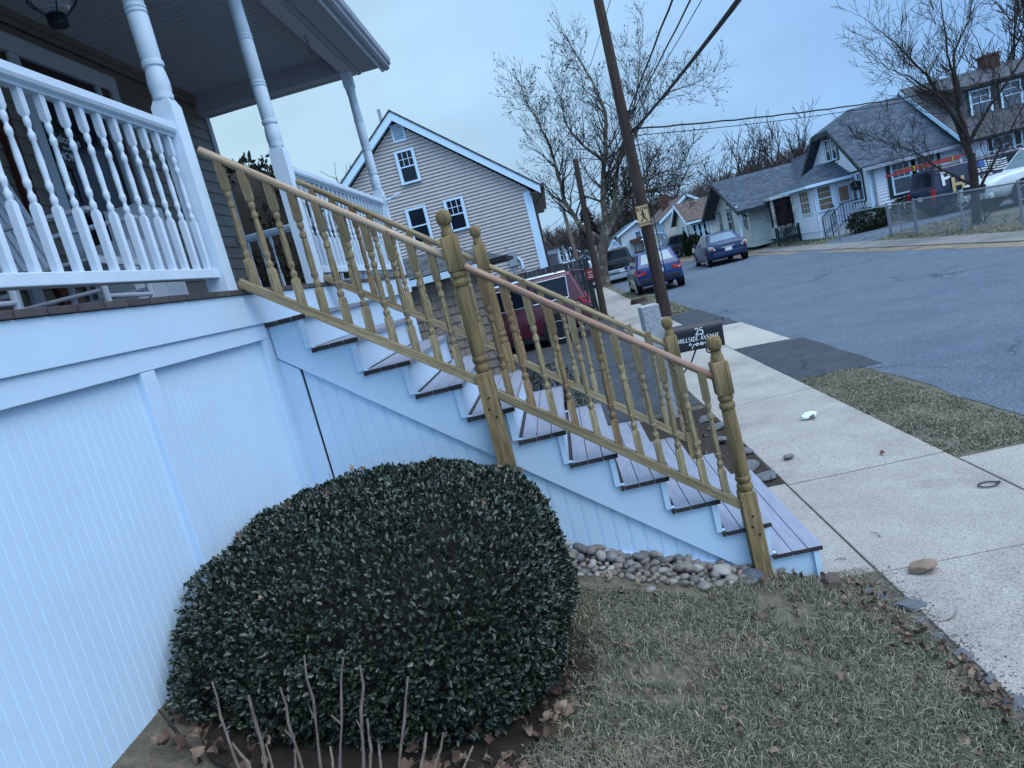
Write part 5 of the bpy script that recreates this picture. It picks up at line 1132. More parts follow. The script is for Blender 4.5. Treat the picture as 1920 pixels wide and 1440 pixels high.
mb = MB(); mb.bx(gx1, gx1+.36, gy_-.26, gy_+9, ev-.22, ev-.19); mb.bx(gx1+.33, gx1+.36, gy_-.26, gy_+9, ev-.19, ev+.0); mb.prism([(gx1+.36, gy_-.27, ev-.12), (gx1+.48, gy_-.27, ev-.10), (gx1+.50, gy_-.27, ev+.0), (gx1+.36, gy_-.27, ev+.0)], (0, 9.2, 0)); mb.build('gutter', mat('brown_gutter', (.05, .045, .045), .5, .1), G)
mb = MB(); mb.tube([(gx1+.42, gy_-.15, ev-.12), (gx1+.40, gy_-.12, ev-.25), (gx1+.08, gy_+.15, ev-.55), (gx1+.08, gy_+.15, .1)], .035, 8); mb.build('downspout', mat('brown_gutter', (.05, .045, .045)), G)
for (x, z, wd, ht, lab) in ((-4.75, 5.50, .50, .90, 1), (-3.64, 3.74, .50, .88, 1), (-4.86, 3.62, .54, 1.02, 0)):
    window(G, (x, gy_-.05, z), XU, NY, wd, ht, PVC, GLASS, 3 if lab else 1, 2 if lab else 1, .065)
mb = MB(); mb.bx(-4.98, -4.57, gy_-.052, gy_-.01, 6.72, 7.25)
for i in range(7): mb.prism([(-4.93, gy_-.052, 6.77+.062*i), (-4.62, gy_-.052, 6.77+.062*i), (-4.62, gy_-.075, 6.80+.062*i), (-4.93, gy_-.075, 6.80+.062*i)], (0, 0, .006), 0); mb.bx(-4.93, -4.62, gy_-.0535, gy_-.0505, 6.802+.062*i, 6.83+.062*i, 1)
mb.build('gable_vent', [PVC, mat('vent_slot', (.03, .05, .09), .7, .1)], G)
mb = MB(); mb.bx(-4.83, -4.70, gy_-.06, gy_-.01, 7.40, 7.55); mb.build('flood_lamp', PVC, G) if False else None
mb = MB(); mb.tube([(-5.32, 19.2, 6.9), (-5.32, 19.2, 8.0)], .055, 10); mb.build('vent_pipe', GUT, G)
mb = MB(); mb.tube([(-2.02, gy_-.05, 2.05), (-2.02, gy_-.05, 2.30), (-2.10, gy_-.05, 2.42)], .05, 8); mb.build('flue_pipe', PVC, G)
mb = MB(); mb.bx(-2.4, -2.15, gy_-.14, gy_-.02, 2.2, 2.65); mb.tube([(-2.28, gy_-.08, 2.2), (-2.28, gy_-.08, .5)], .03, 8); mb.build('meter_box', GUT, G)
mb = MB(); mb.bx(gx1+.03, gx1+.5, gy_+3.2, gy_+5.4, 0, 2.45); mb.bx(gx1+.02, gx1+.6, gy_+3.05, gy_+5.5, 2.45, 2.57, 1); mb.bx(gx1+.47, gx1+.53, gy_+3.14, gy_+3.21, 0, 2.45, 2); mb.bx(gx1+.1, gx1+.42, gy_+3.18, gy_+3.2, .5, 2.3, 3); mb.build('entry_porch', [WHITE, ROOFD, WHITE, GLASSC], G)
# ---------------------------------------------------------------- shingled garage in front of it
GA = thing('garage', 'low tan shingle sided garage with an overhanging dark hipped roof behind the stairs', 'garage', (-5, 11, 0)); y0 = 11.0; x1 = -2.66
mb = MB(); r_ = random.Random(4); z = 0
while z < 2.36:
    x = -8; zt = min(z+.185, 2.38)
    while x < x1:
        wd = min(r_.uniform(.14, .20), x1-x); dz = r_.uniform(-.008, .006); th_ = .034+r_.uniform(0, .006); mb.prism([(x+.004, y0-th_, z+dz), (x+.004, y0-.004, z+dz), (x+.004, y0-.004, zt), (x+.004, y0-.008, zt)], (wd-.008, 0, 0)); x += wd
    z += .185
mb.build('shingle_wall', SHAKE, GA); MB().bx(-8, x1, y0-.004, y0+.001, 0, 2.38).build('sheathing', BLACK, GA)
mb = MB(); siding(mb, (x1, y0, 0), YU, (1, 0, 0), [(0, 0), (2.3, 0), (2.3, 2.4), (2.3, 2.3), (0, 2.3)], .11, .014); mb.bx(-8, x1-.005, y0+.002, y0+2.3, 0, 2.38); mb.build('side_wall', mat('pale_vinyl', (.38, .36, .37), .5, .05), GA)
mb = MB(); mb.bx(x1-.02, x1+.02, y0-.035, y0+.03, 0, 2.38); mb.build('corner_trim', mat('taupe_trim', (.22, .2, .2), .5, .06), GA)
mb = MB(); slab(mb, [(-8.3, y0-.35, 2.40), (-1.98, y0-.35, 2.40), (-3.3, y0+1.15, 2.92), (-8.3, y0+1.15, 2.92)], .06); slab(mb, [(-8.3, y0+2.65, 2.40), (-1.98, y0+2.65, 2.40), (-3.3, y0+1.15, 2.92), (-8.3, y0+1.15, 2.92)], .06); slab(mb, [(-1.98, y0+2.65, 2.40), (-1.98, y0-.35, 2.40), (-3.3, y0+1.149, 2.92), (-3.3, y0+1.151, 2.92)], .06); mb.build('roof', ROOFD, GA)
mb = MB(); mb.bx(x1-.3, -2.0, y0-.33, y0+2.6, 2.325, 2.338); mb.build('eave_soffit', mat('dark_soffit', (.05, .045, .045), .7, .2), GA)
mb = MB(); mb.bx(-8.3, x1+.1, y0-.375, y0-.345, 2.24, 2.37); mb.bx(-8.3, x1+.1, y0-.37, y0-.0, 2.235, 2.25); mb.build('fascia', PVC, GA)
mb = MB(); mb.tube([(-2.58, y0-.32, 2.22), (-2.58, y0-.05, 2.10), (-2.60, y0-.05, .1)], .04, 8); mb.build('downspout', PVC, GA)
# ---------------------------------------------------------------- dark board fence behind the minivan
F = thing('board_fence', 'weathered dark grey vertical board fence behind the red minivan', 'fence', (-2, 17.6, 0)); FW = mat('fence_board', (.045, .048, .055), .85, .2, 5, st=(6, 6, .6), island=.25, bump=.3, bs=20)
mb = MB(); x = -7.5; r_ = random.Random(9)
while x < -.12: mb.bx(x+.003, x+.137, 17.6, 17.622, .03, 1.90+.028*(-x)*.6+r_.uniform(-.012, .012)); x += .14
mb.build('board_panel', FW, F); mb = MB()
for z in (.35, 1.5): mb.bx(-7.5, -.15, 17.623, 17.66, z, z+.08)
mb.build('rail', FW, F); mb = MB(); mb.bx(-.14, -.04, 17.56, 17.66, 0, 1.88); mb.build('post', FW, F)
# ================================================================ HOUSES ACROSS THE STREET
def gable_block(parent, x0, x1, y0, y1, zb, ev, rz, axis, wm, rm, trim, over=.35, course=.12, ridge=None):
    """block with a gable roof; axis 'x' ridge runs along x, 'y' along y"""
    mb = MB()
    if axis == 'x':
        ym = ridge if ridge else (y0+y1)/2
        siding(mb, (x0, 0, 0), YU, NX, [(y0, zb), (y1, zb), (y1, ev), (ym, rz-.05), (y0, ev)], course, .02); siding(mb, (0, y0, 0), XU, NY, [(x0, zb), (x1, zb), (x1, ev), (x0, ev)], course, .02)
        mb.prism([(x0+.005, y0+.005, zb-.3), (x0+.005, y1, zb-.3), (x0+.005, y1, ev), (x0+.005, ym, rz-.06), (x0+.005, y0+.005, ev)], (x1-x0-.01, 0, 0)); mb.build('wall', wm, parent)
        mb = MB(); e0 = ev-over*(rz-ev)/(ym-y0); e1 = ev-over*(rz-ev)/(y1-ym)
        for ye, ze in ((y0-over, e0), (y1+over, e1)): slab(mb, [(x0-over, ye, ze+.12), (x1+over, ye, ze+.12), (x1+over, ym, rz+.12), (x0-over, ym, rz+.12)], .10)
        mb.build('roof', rm, parent); mb = MB()
        for ye, ze in ((y0-over, e0), (y1+over, e1)):
            a = Vector((x0-over-.02, ym, rz+.11)); b = Vector((x0-over-.02, ye, ze+.11)); mb.prism([a, b, b-Vector((0, 0, .2)), a-Vector((0, 0, .22))], (.05, 0, 0))
        mb.bx(x0-over+.04, x1+over, y0-over-.06, y0-over+.03, e0-.08, e0+.05); mb.build('rake_board', trim, parent)
    else:
        xm = ridge if ridge else (x0+x1)/2
        siding(mb, (0, y0, 0), XU, NY, [(x0, zb), (x1, zb), (x1, ev), (xm, rz-.05), (x0, ev)], course, .02); siding(mb, (x0, 0, 0), YU, NX, [(y0, zb), (y1, zb), (y1, ev), (y0, ev)], course, .02)
        mb.prism([(x0+.005, y0+.005, zb-.3), (x1, y0+.005, zb-.3), (x1, y0+.005, ev), (xm, y0+.005, rz-.06), (x0+.005, y0+.005, ev)], (0, y1-y0, 0)); mb.build('wall', wm, parent)
        mb = MB(); e0 = ev-over*(rz-ev)/(xm-x0); e1 = ev-over*(rz-ev)/(x1-xm)
        for xe, ze in ((x0-over, e0), (x1+over, e1)): slab(mb, [(xe, y0-over, ze+.12), (xe, y1+over, ze+.12), (xm, y1+over, rz+.12), (xm, y0-over, rz+.12)], .10)
        mb.build('roof', rm, parent); mb = MB()
        for xe, ze in ((x0-over, e0), (x1+over, e1)):
            a = Vector((xm, y0-over-.02, rz+.11)); b = Vector((xe, y0-over-.02, ze+.11)); mb.prism([a, b, b-Vector((0, 0, .2)), a-Vector((0, 0, .22))], (0, .05, 0))
        mb.build('rake_board', trim, parent)
VINYLW = mat('white_vinyl', (.74, .80, .90), .5, .04, 4); TRIMW = PVC
A = thing('white_house', 'white clapboard house with a clipped gable and enclosed entry porch across the street', 'house', (14, 30, .1))
ax0, ay0, ay1, aev, arz, aym = 12.43, 27.0, 33.4, 2.84, 5.25, 30.2; ax1 = 21.5
mb = MB(); siding(mb, (ax0, 0, 0), YU, NX, [(ay0, .35), (ay1, .35), (ay1, aev), (31.0, 4.5), (29.3, 4.5), (ay0, aev)], .13, .036); siding(mb, (0, ay0, 0), XU, NY, [(ax0, .35), (16.2, .35), (16.2, aev), (ax0, aev)], .13, .036)
mb.prism([(ax0+.01, ay0+.01, -.1), (ax0+.01, ay1, -.1), (ax0+.01, ay1, aev), (ax0+.01, 31.0, 4.48), (ax0+.01, 29.3, 4.48), (ax0+.01, ay0+.01, aev)], (9, 0, 0)); mb.build('wall', VINYLW, A)
mb = MB(); mb.bx(ax0-.05, ax0+.1, ay0-.04, ay1, -.1, .40); mb.bx(ax0-.04, 16.2, ay0-.045, ay0+.1, -.1, .40); mb.build('foundation', mat('block_wall', (.16, .15, .13), .9, .2, 4, bump=.3), A)
o_ = .42; sl = (arz-aev)/(aym-ay0); e0 = aev-o_*sl
zc = 4.50+.06; yc0 = aym-(arz-zc)/sl; yc1 = aym+(arz-zc)/sl; mb = MB()
for ye, yc in ((ay0-o_, yc0), (ay1+o_, yc1)): mb_q = [(ax0-o_, ye, e0+.14), (ax1, ye, e0+.14), (ax1, aym, arz+.14), (ax0+1.0, aym, arz+.14), (ax0-o_, yc, zc+.14)]; n_ = Vector((0, (-1 if ye < aym else 1)*sl, 1)).normalized(); mb.prism([Vector(p)-n_*.1 for p in mb_q], n_*.1)
mb.prism([Vector(p)-Vector((0, 0, .08)) for p in ((ax0-o_, yc0, zc+.14), (ax0-o_, yc1, zc+.14), (ax0+1.0, aym, arz+.14))], (0, 0, .08)); mb.build('roof', ROOFG, A)
mb = MB()
for ye, yc in ((ay0-o_, yc0), (ay1+o_, yc1)):
    a = Vector((ax0-o_-.03, yc, zc+.12)); b = Vector((ax0-o_-.03, ye, e0+.12)); mb.prism([a, b, b-Vector((0, 0, .22)), a-Vector((0, 0, .22))], (.06, 0, 0))
mb.bx(ax0-o_-.03, ax0-o_+.03, yc0, yc1, zc-.10, zc+.12); mb.build('rake_board', DARKTRIM, A)
mb = MB(); mb.bx(ax0-o_+.05, 15.9, ay0-o_-.08, ay0-o_+.02, e0-.04, e0+.10); mb.tube([(12.6, ay0-.1, e0), (12.6, ay0-.06, .1)], .05, 8); mb.build('gutter', GUT, A)
mb = MB(); mb.bx(ax0-.03, ax0+.10, ay0-.03, ay0+.08, .38, aev-.2); mb.build('corner_board', PVC, A)
window(A, (13.72, ay0-.036, 1.28), XU, NY, .72, 1.22, PVC, GLASSC, 3, 2, .06, dark=.15); window(A, (14.75, ay0-.036, 1.28), XU, NY, .72, 1.22, PVC, GLASSC, 3, 2, .06, dark=.15)
for y in (27.72, 28.32): window(A, (ax0-.036, y, 1.38), YU, NX, .44, 1.10, PVC, GLASSC, 2, 2, .05, dark=.09)
for y in (29.75, 30.45): window(A, (ax0-.036, y, 3.42), YU, NX, .46, .88, PVC, GLASS, 2, 2, .05, dark=.09)
mb = MB(); mb.bx(19.4, 20.0, 30.0, 30.6, 4.2, 6.05); mb.bx(19.35, 20.05, 29.95, 30.65, 6.05, 6.15); mb.build('chimney', BRICK, A)
# cross wing with dormer on the right
mb = MB(); siding(mb, (0, 26.3, 0), XU, NY, [(16.2, .3), (24, .3), (24, 2.75), (16.2, 2.75)], .13, .02); siding(mb, (16.2, 0, 0), YU, NX, [(26.3, .3), (34, .3), (34, 2.7), (30.2, 5.3), (26.3, 2.7)], .13, .02); mb.bx(16.21, 24, 26.31, 33, -.1, 2.75); mb.build('wing_wall', VINYLW, A)
mb = MB(); slab(mb, [(15.75, 25.7, 2.62), (24, 25.7, 2.62), (24, 30.2, 5.65), (15.75, 30.2, 5.65)], .12); slab(mb, [(15.75, 34.5, 2.62), (24, 34.5, 2.62), (24, 30.2, 5.65), (15.75, 30.2, 5.65)], .12); mb.build('wing_roof', ROOFD, A)
mb = MB(); siding(mb, (0, 27.2, 0), XU, NY, [(16.5, 3.3), (21, 3.3), (21, 4.75), (16.5, 4.75)], .13, .02); mb.bx(16.51, 21, 27.21, 30, 3.3, 4.75); mb.build('dormer_wall', mat('dormer_shingle', (.10, .10, .11), .8, .15), A)
mb = MB(); slab(mb, [(16.2, 26.9, 4.75), (21.3, 26.9, 4.75), (21.3, 30.2, 5.55), (16.2, 30.2, 5.55)], .1); mb.build('dormer_roof', ROOFD, A)
mb = MB(); a = Vector((15.73, 30.2, 5.62)); b = Vector((15.73, 25.7, 2.58)); mb.prism([a, b, b-Vector((0, 0, .2)), a-Vector((0, 0, .2))], (.05, 0, 0)); mb.build('rake_board', PVC, A)
for x in (17.3, 18.5): window(A, (x, 27.18, 3.55), XU, NY, .75, .95, PVC, GLASSC, 2, 2, .06, dark=.08)
for x in (17.4, 18.5, 19.6): window(A, (x, 26.28, 1.25), XU, NY, .75, 1.2, PVC, GLASSC, 2, 2, .06, dark=.12)
# enclosed entry porch
ex0, ey0, ey1, eev = 10.78, 28.7, 31.6, 2.52
mb = MB(); siding(mb, (0, ey0, 0), XU, NY, [(ex0, .45), (ax0, .45), (ax0, eev), (ex0, eev)], .12, .03); siding(mb, (ex0, 0, 0), YU, NX, [(ey0, .45), (ey1, .45), (ey1, eev), (ey0, eev)], .12, .03); mb.bx(ex0+.005, ax0, ey0+.005, ey1, .0, eev); mb.build('entry_porch', VINYLW, A)
mb = MB()
for a, b in (((ex0-.35, ey0-.35, eev), (ax0+.1, ey0-.35, eev)), ): slab(mb, [a, b, (ax0+.1, 30.1, 3.35), (11.7, 30.1, 3.35)], .10)
slab(mb, [(ex0-.35, ey1+.35, eev), (ex0-.35, ey0-.35, eev), (11.7, 30.1, 3.35), (11.7, 30.2, 3.35)], .10); slab(mb, [(ax0, ey1+.35, eev), (ex0-.35, ey1+.35, eev), (11.7, 30.2, 3.35), (ax0, 30.2, 3.35)], .10); mb.build('entry_roof', ROOFG, A)
mb = MB(); mb.bx(ex0-.42, ax0, ey0-.43, ey0-.34, eev-.12, eev-.0); mb.bx(ex0-.43, ex0-.34, ey0-.34, ey1+.3, eev-.12, eev-.0); mb.build('entry_gutter', PVC, A)
WARM = mat('wood_blind', (.20, .14, .095), .6, .25, 5, st=(1, 1, 8)); mb = MB()
window(A, (ex0-.03, 29.75, 1.33), YU, NX, 1.15, .98, PVC, WARM, 3, 2, .06, muntin_low=True); window(A, (11.22, ey0-.03, 1.33), XU, NY, .62, .98, PVC, WARM, 1, 2, .05, muntin_low=True)
d_ = MB().bx(11.72, 12.36, ey0-.06, ey0-.03, .62, 2.30).build('door', mat('door_lilac', (.50, .56, .68), .5, .05), A, bevel=.01)
MB().bx(11.84, 12.24, ey0-.068, ey0-.061, 1.50, 2.12).build('pane', WARM, d_); MB().bx(11.78, 11.82, ey0-.10, ey0-.06, 1.35, 1.45).build('handle', BLACK, d_)
mb = MB(); mb.bx(11.5, 12.42, 27.6, ey0-.02, .1, .56); mb.bx(11.25, 11.5, 27.7, ey0-.05, .1, .40); mb.bx(11.0, 11.25, 27.7, ey0-.05, .1, .25); mb.build('entry_step', mat('step_white', (.5, .54, .6), .7, .1), A)
mb = MB()
for (a, b) in (((11.5, 27.62, .56), (12.40, 27.62, .56)), ((10.95, 27.7, .15), (11.5, 27.62, .56)), ((10.95, 28.6, .15), (11.5, 28.62, .56))):
    mb = MB()
    a, b = Vector(a), Vector(b); H_ = Vector((0, 0, .88)); mb.tube([a+H_, b+H_], .022, 6); mb.tube([a+H_*.15, b+H_*.15], .016, 6)
    k = max(3, int((b-a).length/.12))
    for i in range(k+1): p = a.lerp(b, i/k); mb.tube([p, p+H_], .012 if 0 < i < k else .024, 5)
    mb.build('entry_railing', BLACK, A)
BUSHD = mat('dark_shrub_leaf', (.010, .018, .012), .6, 0, 4, c2=(.022, .034, .018), island=.5)
def leafy(name, label, cat, c, r, n, L, m=BUSHD, group=None, seed=1, expo=2.0, cone=0):
    rr = random.Random(seed); c = Vector(c); r = Vector(r); t = thing(name, label, cat, (c.x, c.y, c.z-r.z), group); mb = MB()
    for i in range(n):
        d = Vector((rr.gauss(0, 1), rr.gauss(0, 1), rr.gauss(0, 1))).normalized(); k = rr.uniform(.45, 1.0)**.5*(1+.18*noise.noise(d*2.2+Vector((seed*3, 0, 0))))
        q = Vector((d.x*r.x*k, d.y*r.y*k, d.z*r.z*k))
        if cone: f = 1-cone*(q.z/r.z+1)/2; q.x *= f; q.y *= f
        p = c+q; dd = (d+Vector((rr.gauss(0, .7), rr.gauss(0, .7), rr.gauss(.2, .7)))).normalized(); up = Vector((rr.gauss(0, 1), rr.gauss(0, 1), rr.gauss(.6, 1))).normalized()
        leafquad(mb, p, dd, up, L*rr.uniform(.7, 1.3), L*.55)
    mb.build('foliage', m, t); mb = MB()
    for i in range(7): a = i*.9; mb.tube([(c.x+.05*math.cos(a), c.y+.05*math.sin(a), c.z-r.z), (c.x+r.x*.5*math.cos(a), c.y+r.y*.5*math.sin(a), c.z+r.z*.5)], [r.x*.07, r.x*.02], 5)
    mb.build('stem', TWIG, t); return t
leafy('foundation_shrub', 'dark clipped evergreen shrub in front of the landing of the white house', 'shrub', (11.75, 26.0, .55), (.85, .6, .48), 2600, .09, seed=2)
leafy('foundation_shrub', 'smaller dark shrub under the side window of the white house, behind the chain link gate', 'shrub', (13.35, 26.2, .75), (.62, .4, .34), 1500, .08, seed=3)
o = leafy('hanging_basket', 'green hanging plant ball beside the pair of facade windows of the white house', 'hanging plant', (12.2, 27.75, 2.02), (.20, .20, .19), 420, .06, seed=4)
mb = MB(); mb.prism([(12.7, 26.7, .12), (13.1, 26.7, .12), (13.1, 25.9, .12), (12.75, 25.9, .12)], (0, 0, .07)); o = recenter(mb.build('splash_block', CONC2)); tag(o, 'pale splash block under the downspout of the white house', 'splash block')
# house B : low house with a bracketed gable
B = thing('cottage', 'low pale green cottage with a bracketed gable and grey shingle roof across the street', 'house', (11, 36, .4))
VG = mat('pale_green_vinyl', (.52, .555, .56), .5, .05)
gable_block(B, 9.45, 15.5, 34.3, 41.6, .5, 2.42, 4.02, 'x', VG, ROOFG, DARKTRIM, .75, .13)
mb = MB()
for y, z in ((34.6, 2.2), (36.2, 3.05), (37.95, 3.75)): MB().tube([(9.44, y, z-.35), (8.85, y, z+.02), (9.44, y, z+.02)], .05, 5).build('bracket', DARKTRIM, B)
for y, wd, ht, z in ((35.2, .45, 1.05, 1.25), (38.2, .9, 1.15, 1.2), (40.5, .45, 1.0, 1.3)): window(B, (9.43, y, z), YU, NX, wd, ht, PVC, GLASS, 2, 2, .05, dark=.08)
window(B, (9.43, 37.95, 2.75), YU, NX, .4, .4, DARKTRIM, GLASS, 1, 1, .05)
mb = MB(); mb.bx(10.3, 12.2, 33.2, 34.28, .4, .95); mb.bx(10.3, 10.42, 33.2, 33.32, .95, 2.35); mb.bx(12.08, 12.2, 33.2, 33.32, .95, 2.35); mb.bx(10.2, 12.6, 33.0, 34.3, 2.34, 2.5); mb.build('side_porch', VG, B)
mb = MB(); mb.bx(10.5, 12.0, 34.25, 34.27, .95, 2.3); mb.build('porch_shade_panel', mat('painted_porch_shade', (.02, .02, .022), .8, .2), B)  # flat dark panel paints the shade inside the side porch
mb = MB(); slab(mb, [(12.2, 33.1, 2.5), (14.8, 33.1, 2.5), (14.3, 36.5, 4.35), (12.9, 36.5, 4.35)], .1) if False else None
slab(mb, [(11.9, 33.0, 2.4), (11.9, 38, 2.4), (13.4, 38, 4.3), (13.4, 33.0, 4.3)], .1); slab(mb, [(14.9, 33.0, 2.4), (14.9, 38, 2.4), (13.4, 38, 4.3), (13.4, 33.0, 4.3)], .1); mb.build('cross_roof', ROOFG, B)
mb = MB(); a = Vector((13.4, 32.98, 4.28)); b = Vector((11.9, 32.98, 2.38)); mb.prism([a, b, b-Vector((0, 0, .2)), a-Vector((0, 0, .2))], (0, .04, 0)); mb.build('rake_board', DARKTRIM, B)
mb = MB(); siding(mb, (0, 33.4, 0), XU, NY, [(12.25, .4), (14.5, .4), (14.5, 2.9), (13.4, 4.1), (12.25, 2.9)], .13, .02); mb.build('cross_wall', VG, B)
mb = MB(); mb.bx(8.78, 8.88, 34.0, 34.1, .4, 2.5); mb.build('downspout', PVC, B)
PF = thing('picket_fence', 'short dark green picket fence in front of the pale green cottage', 'fence', (10.2, 31.5, .2)); mb = MB()
fa, fb = Vector((9.75, 31.3, .15)), Vector((11.2, 31.0, .15))
for i in range(17): p = fa.lerp(fb, i/16); mb.bx(p.x-.03, p.x+.03, p.y-.01, p.y+.01, .2, .88)
mb.build('picket', DARKTRIM, PF); mb = MB(); mb.tube([fa+Vector((0, .02, .25)), fb+Vector((0, .02, .25))], .03, 4); mb.tube([fa+Vector((0, .02, .58)), fb+Vector((0, .02, .58))], .03, 4); mb.build('rail', DARKTRIM, PF)
for p in (fa, fa.lerp(fb, .68)): MB().bx(p.x-.07, p.x+.07, p.y-.05, p.y+.05, .1, .98).build('post', DARKTRIM, PF)
# house C, D, E, far
C_ = thing('bungalow', 'cream bungalow with a low brown hipped roof beside the pale green cottage', 'house', (10.5, 47, .4)); CRM = mat('cream_vinyl', (.56, .55, .53), .5, .05)
gable_block(C_, 8.75, 13.5, 46, 51.5, .5, 2.5, 3.75, 'x', CRM, ROOFB, PVC, .4, .14)
for x in (8.95, 9.3, 9.65): window(C_, (x, 45.98, 1.15), XU, NY, .22, .95, PVC, GLASS, 1, 1, .05)
window(C_, (8.73, 47, 1.2), YU, NX, .7, 1.0, PVC, GLASS, 2, 1, .06); window(C_, (8.73, 48.8, 1.2), YU, NX, .7, 1.0, PVC, GLASS, 2, 1, .06); window(C_, (11.6, 45.98, 1.3), XU, NY, .35, 1.0, DARKTRIM, GLASS, 1, 1, .05)
mb = MB(); mb.bx(9.95, 10.03, 45.9, 45.98, .4, 2.45); mb.build('downspout', PVC, C_)
D_ = thing('two_storey_house', 'two storey cream gabled house with a brown roof and chimney beyond the bungalow', 'house', (10, 54, .4))
gable_block(D_, 8.05, 12.1, 52.5, 62, .4, 3.15, 4.5, 'y', mat('oat_vinyl', (.52, .52, .50), .5, .05), ROOFB, PVC, .4, .15)
window(D_, (9.25, 52.48, 2.5), XU, NY, .36, .62, PVC, GLASS, 1, 1, .06); mb = MB(); mb.bx(8.9, 9.5, 57, 57.7, 3.6, 5.2); mb.build('chimney', BRICK, D_)
for y in (53.2, 54.4, 55.6): window(D_, (8.03, y, 2.1), YU, NX, .6, .8, PVC, GLASS, 2, 1, .06)
mb = MB(); mb.bx(6.6, 8.0, 52.6, 56, .3, .75); [mb.tube([(6.65+.0, 52.7+.42*i, .75), (6.65, 52.7+.42*i, 1.35)], .03, 5) for i in range(8)]; [mb.tube([(6.65+.2*i, 52.65, .75), (6.65+.2*i, 52.65, 1.35)], .03, 5) for i in range(7)]; mb.tube([(6.65, 52.65, 1.35), (6.65, 56, 1.35)], .04, 5); mb.tube([(6.65, 52.65, 1.35), (8, 52.65, 1.35)], .04, 5)
for x, y in ((6.7, 52.7), (6.7, 55.9), (7.9, 52.7)): mb.bx(x-.06, x+.06, y-.06, y+.06, .3, 2.0)
mb.sect([[Vector((x, y, 2.0+.28*math.sin(math.pi*(x-6.5)/1.6))) for x in [6.5+1.6*i/8 for i in range(9)]]+[Vector((x, y, 1.96+.24*math.sin(math.pi*(x-6.5)/1.6))) for x in [8.1-1.6*i/8 for i in range(9)]] for y in (52.5, 56.1)], sm=False); mb.build('front_porch', PVC, D_)
E_ = thing('two_storey_house', 'white two storey house with a low wing, just left of the tall pole', 'house', (7, 67, .4))
gable_block(E_, 5.9, 9.3, 66, 74, .3, 3.0, 3.85, 'y', mat('grey_white_vinyl', (.55, .60, .66), .5, .05), ROOFG, PVC, .4, .16)
gable_block(E_, 4.5, 5.88, 66.4, 72, .3, 1.75, 2.65, 'y', VINYLW, ROOFG, PVC, .2, .16)
window(E_, (7.6, 65.98, 2.1), XU, NY, .55, .75, PVC, GLASSC, 1, 1, .08); window(E_, (5.25, 66.38, 1.05), XU, NY, .5, .55, PVC, GLASS, 2, 1, .08, dark=.14)
mb = MB(); mb.bx(6.9, 8.5, 64.5, 65.98, .3, 1.0); mb.bx(6.7, 8.6, 64.4, 65.98, 1.85, 2.25); [mb.bx(x-.06, x+.06, 64.5, 64.62, 1.0, 1.9) for x in (6.9, 7.7, 8.45)]; mb.build('brick_porch', BRICK, E_)
F_ = thing('far_house', 'distant small white house under the wooded hill, left of the lamp pole', 'house', (1, 95, 0)); gable_block(F_, -1.0, 2.6, 95, 103, .2, 2.75, 3.9, 'y', VINYLW, ROOFG, PVC, .4, .2)
window(F_, (.2, 94.98, 1.9), XU, NY, .7, .7, PVC, GLASS, 1, 1, .1, dark=.2); window(F_, (1.9, 94.98, 1.9), XU, NY, .6, .8, PVC, GLASS, 1, 1, .1, dark=.2); window(F_, (.2, 94.98, .5), XU, NY, .8, .8, PVC, GLASS, 1, 1, .1)
F2 = thing('far_house', 'tiny distant pale blue gabled house just right of the lamp pole', 'house', (4, 105, 0)); gable_block(F2, 2.9, 5.8, 105, 112, .2, 1.4, 2.5, 'y', mat('blue_vinyl', (.45, .55, .68), .5, .05), ROOFG, PVC, .3, .25)
window(F2, (4.3, 104.98, .5), XU, NY, .6, .7, PVC, GLASS, 1, 1, .1)
# clipped evergreens in front of the bungalow
EVG = mat('yew_leaf', (.008, .020, .010), .7, 0, 4, c2=(.018, .036, .018), island=.5)
for i, (x, y, z, rx_, rz_, cone, lab) in enumerate([(8.05, 45.2, 1.0, .36, .85, .75, 'tall pointed evergreen, leftmost of the clipped group before the bungalow'), (8.55, 45.0, 1.05, .52, .42, 0, 'round clipped evergreen ball in the middle of the group before the bungalow'), (8.95, 44.6, .72, .50, .32, 0, 'low flattened evergreen ball leaning right in the group before the bungalow'), (9.35, 44.2, .72, .42, .62, .7, 'short pointed evergreen, rightmost of the clipped group before the bungalow')]):
    leafy('clipped_evergreen', lab, 'evergreen', (x, y, z), (rx_, rx_, rz_), 2600, .10, EVG, 'clipped evergreens before the bungalow', 30+i, cone=cone)
# big dark hedge behind the porch, shrubs behind the stairs
YEW = mat('arborvitae', (.006, .012, .008), .8, 0, 4, c2=(.016, .026, .014), island=.5)
t = leafy('arborvitae_tree', 'huge dark evergreen hedge tree standing behind the end of the porch', 'evergreen tree', (-5.6, 7.6, 2.4), (1.25, 1.1, 2.45), 26000, .085, YEW, None, 40); mb = MB()
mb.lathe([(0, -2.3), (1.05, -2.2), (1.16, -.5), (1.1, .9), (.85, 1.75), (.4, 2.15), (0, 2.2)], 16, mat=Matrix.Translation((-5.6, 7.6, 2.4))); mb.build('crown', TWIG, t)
leafy('small_boxwood', 'low dark boxwood at the driveway edge seen through the stair balusters', 'shrub', (-1.42, 2.75, .72), (.42, .40, .42), 2600, .032, LEAF, None, 41)
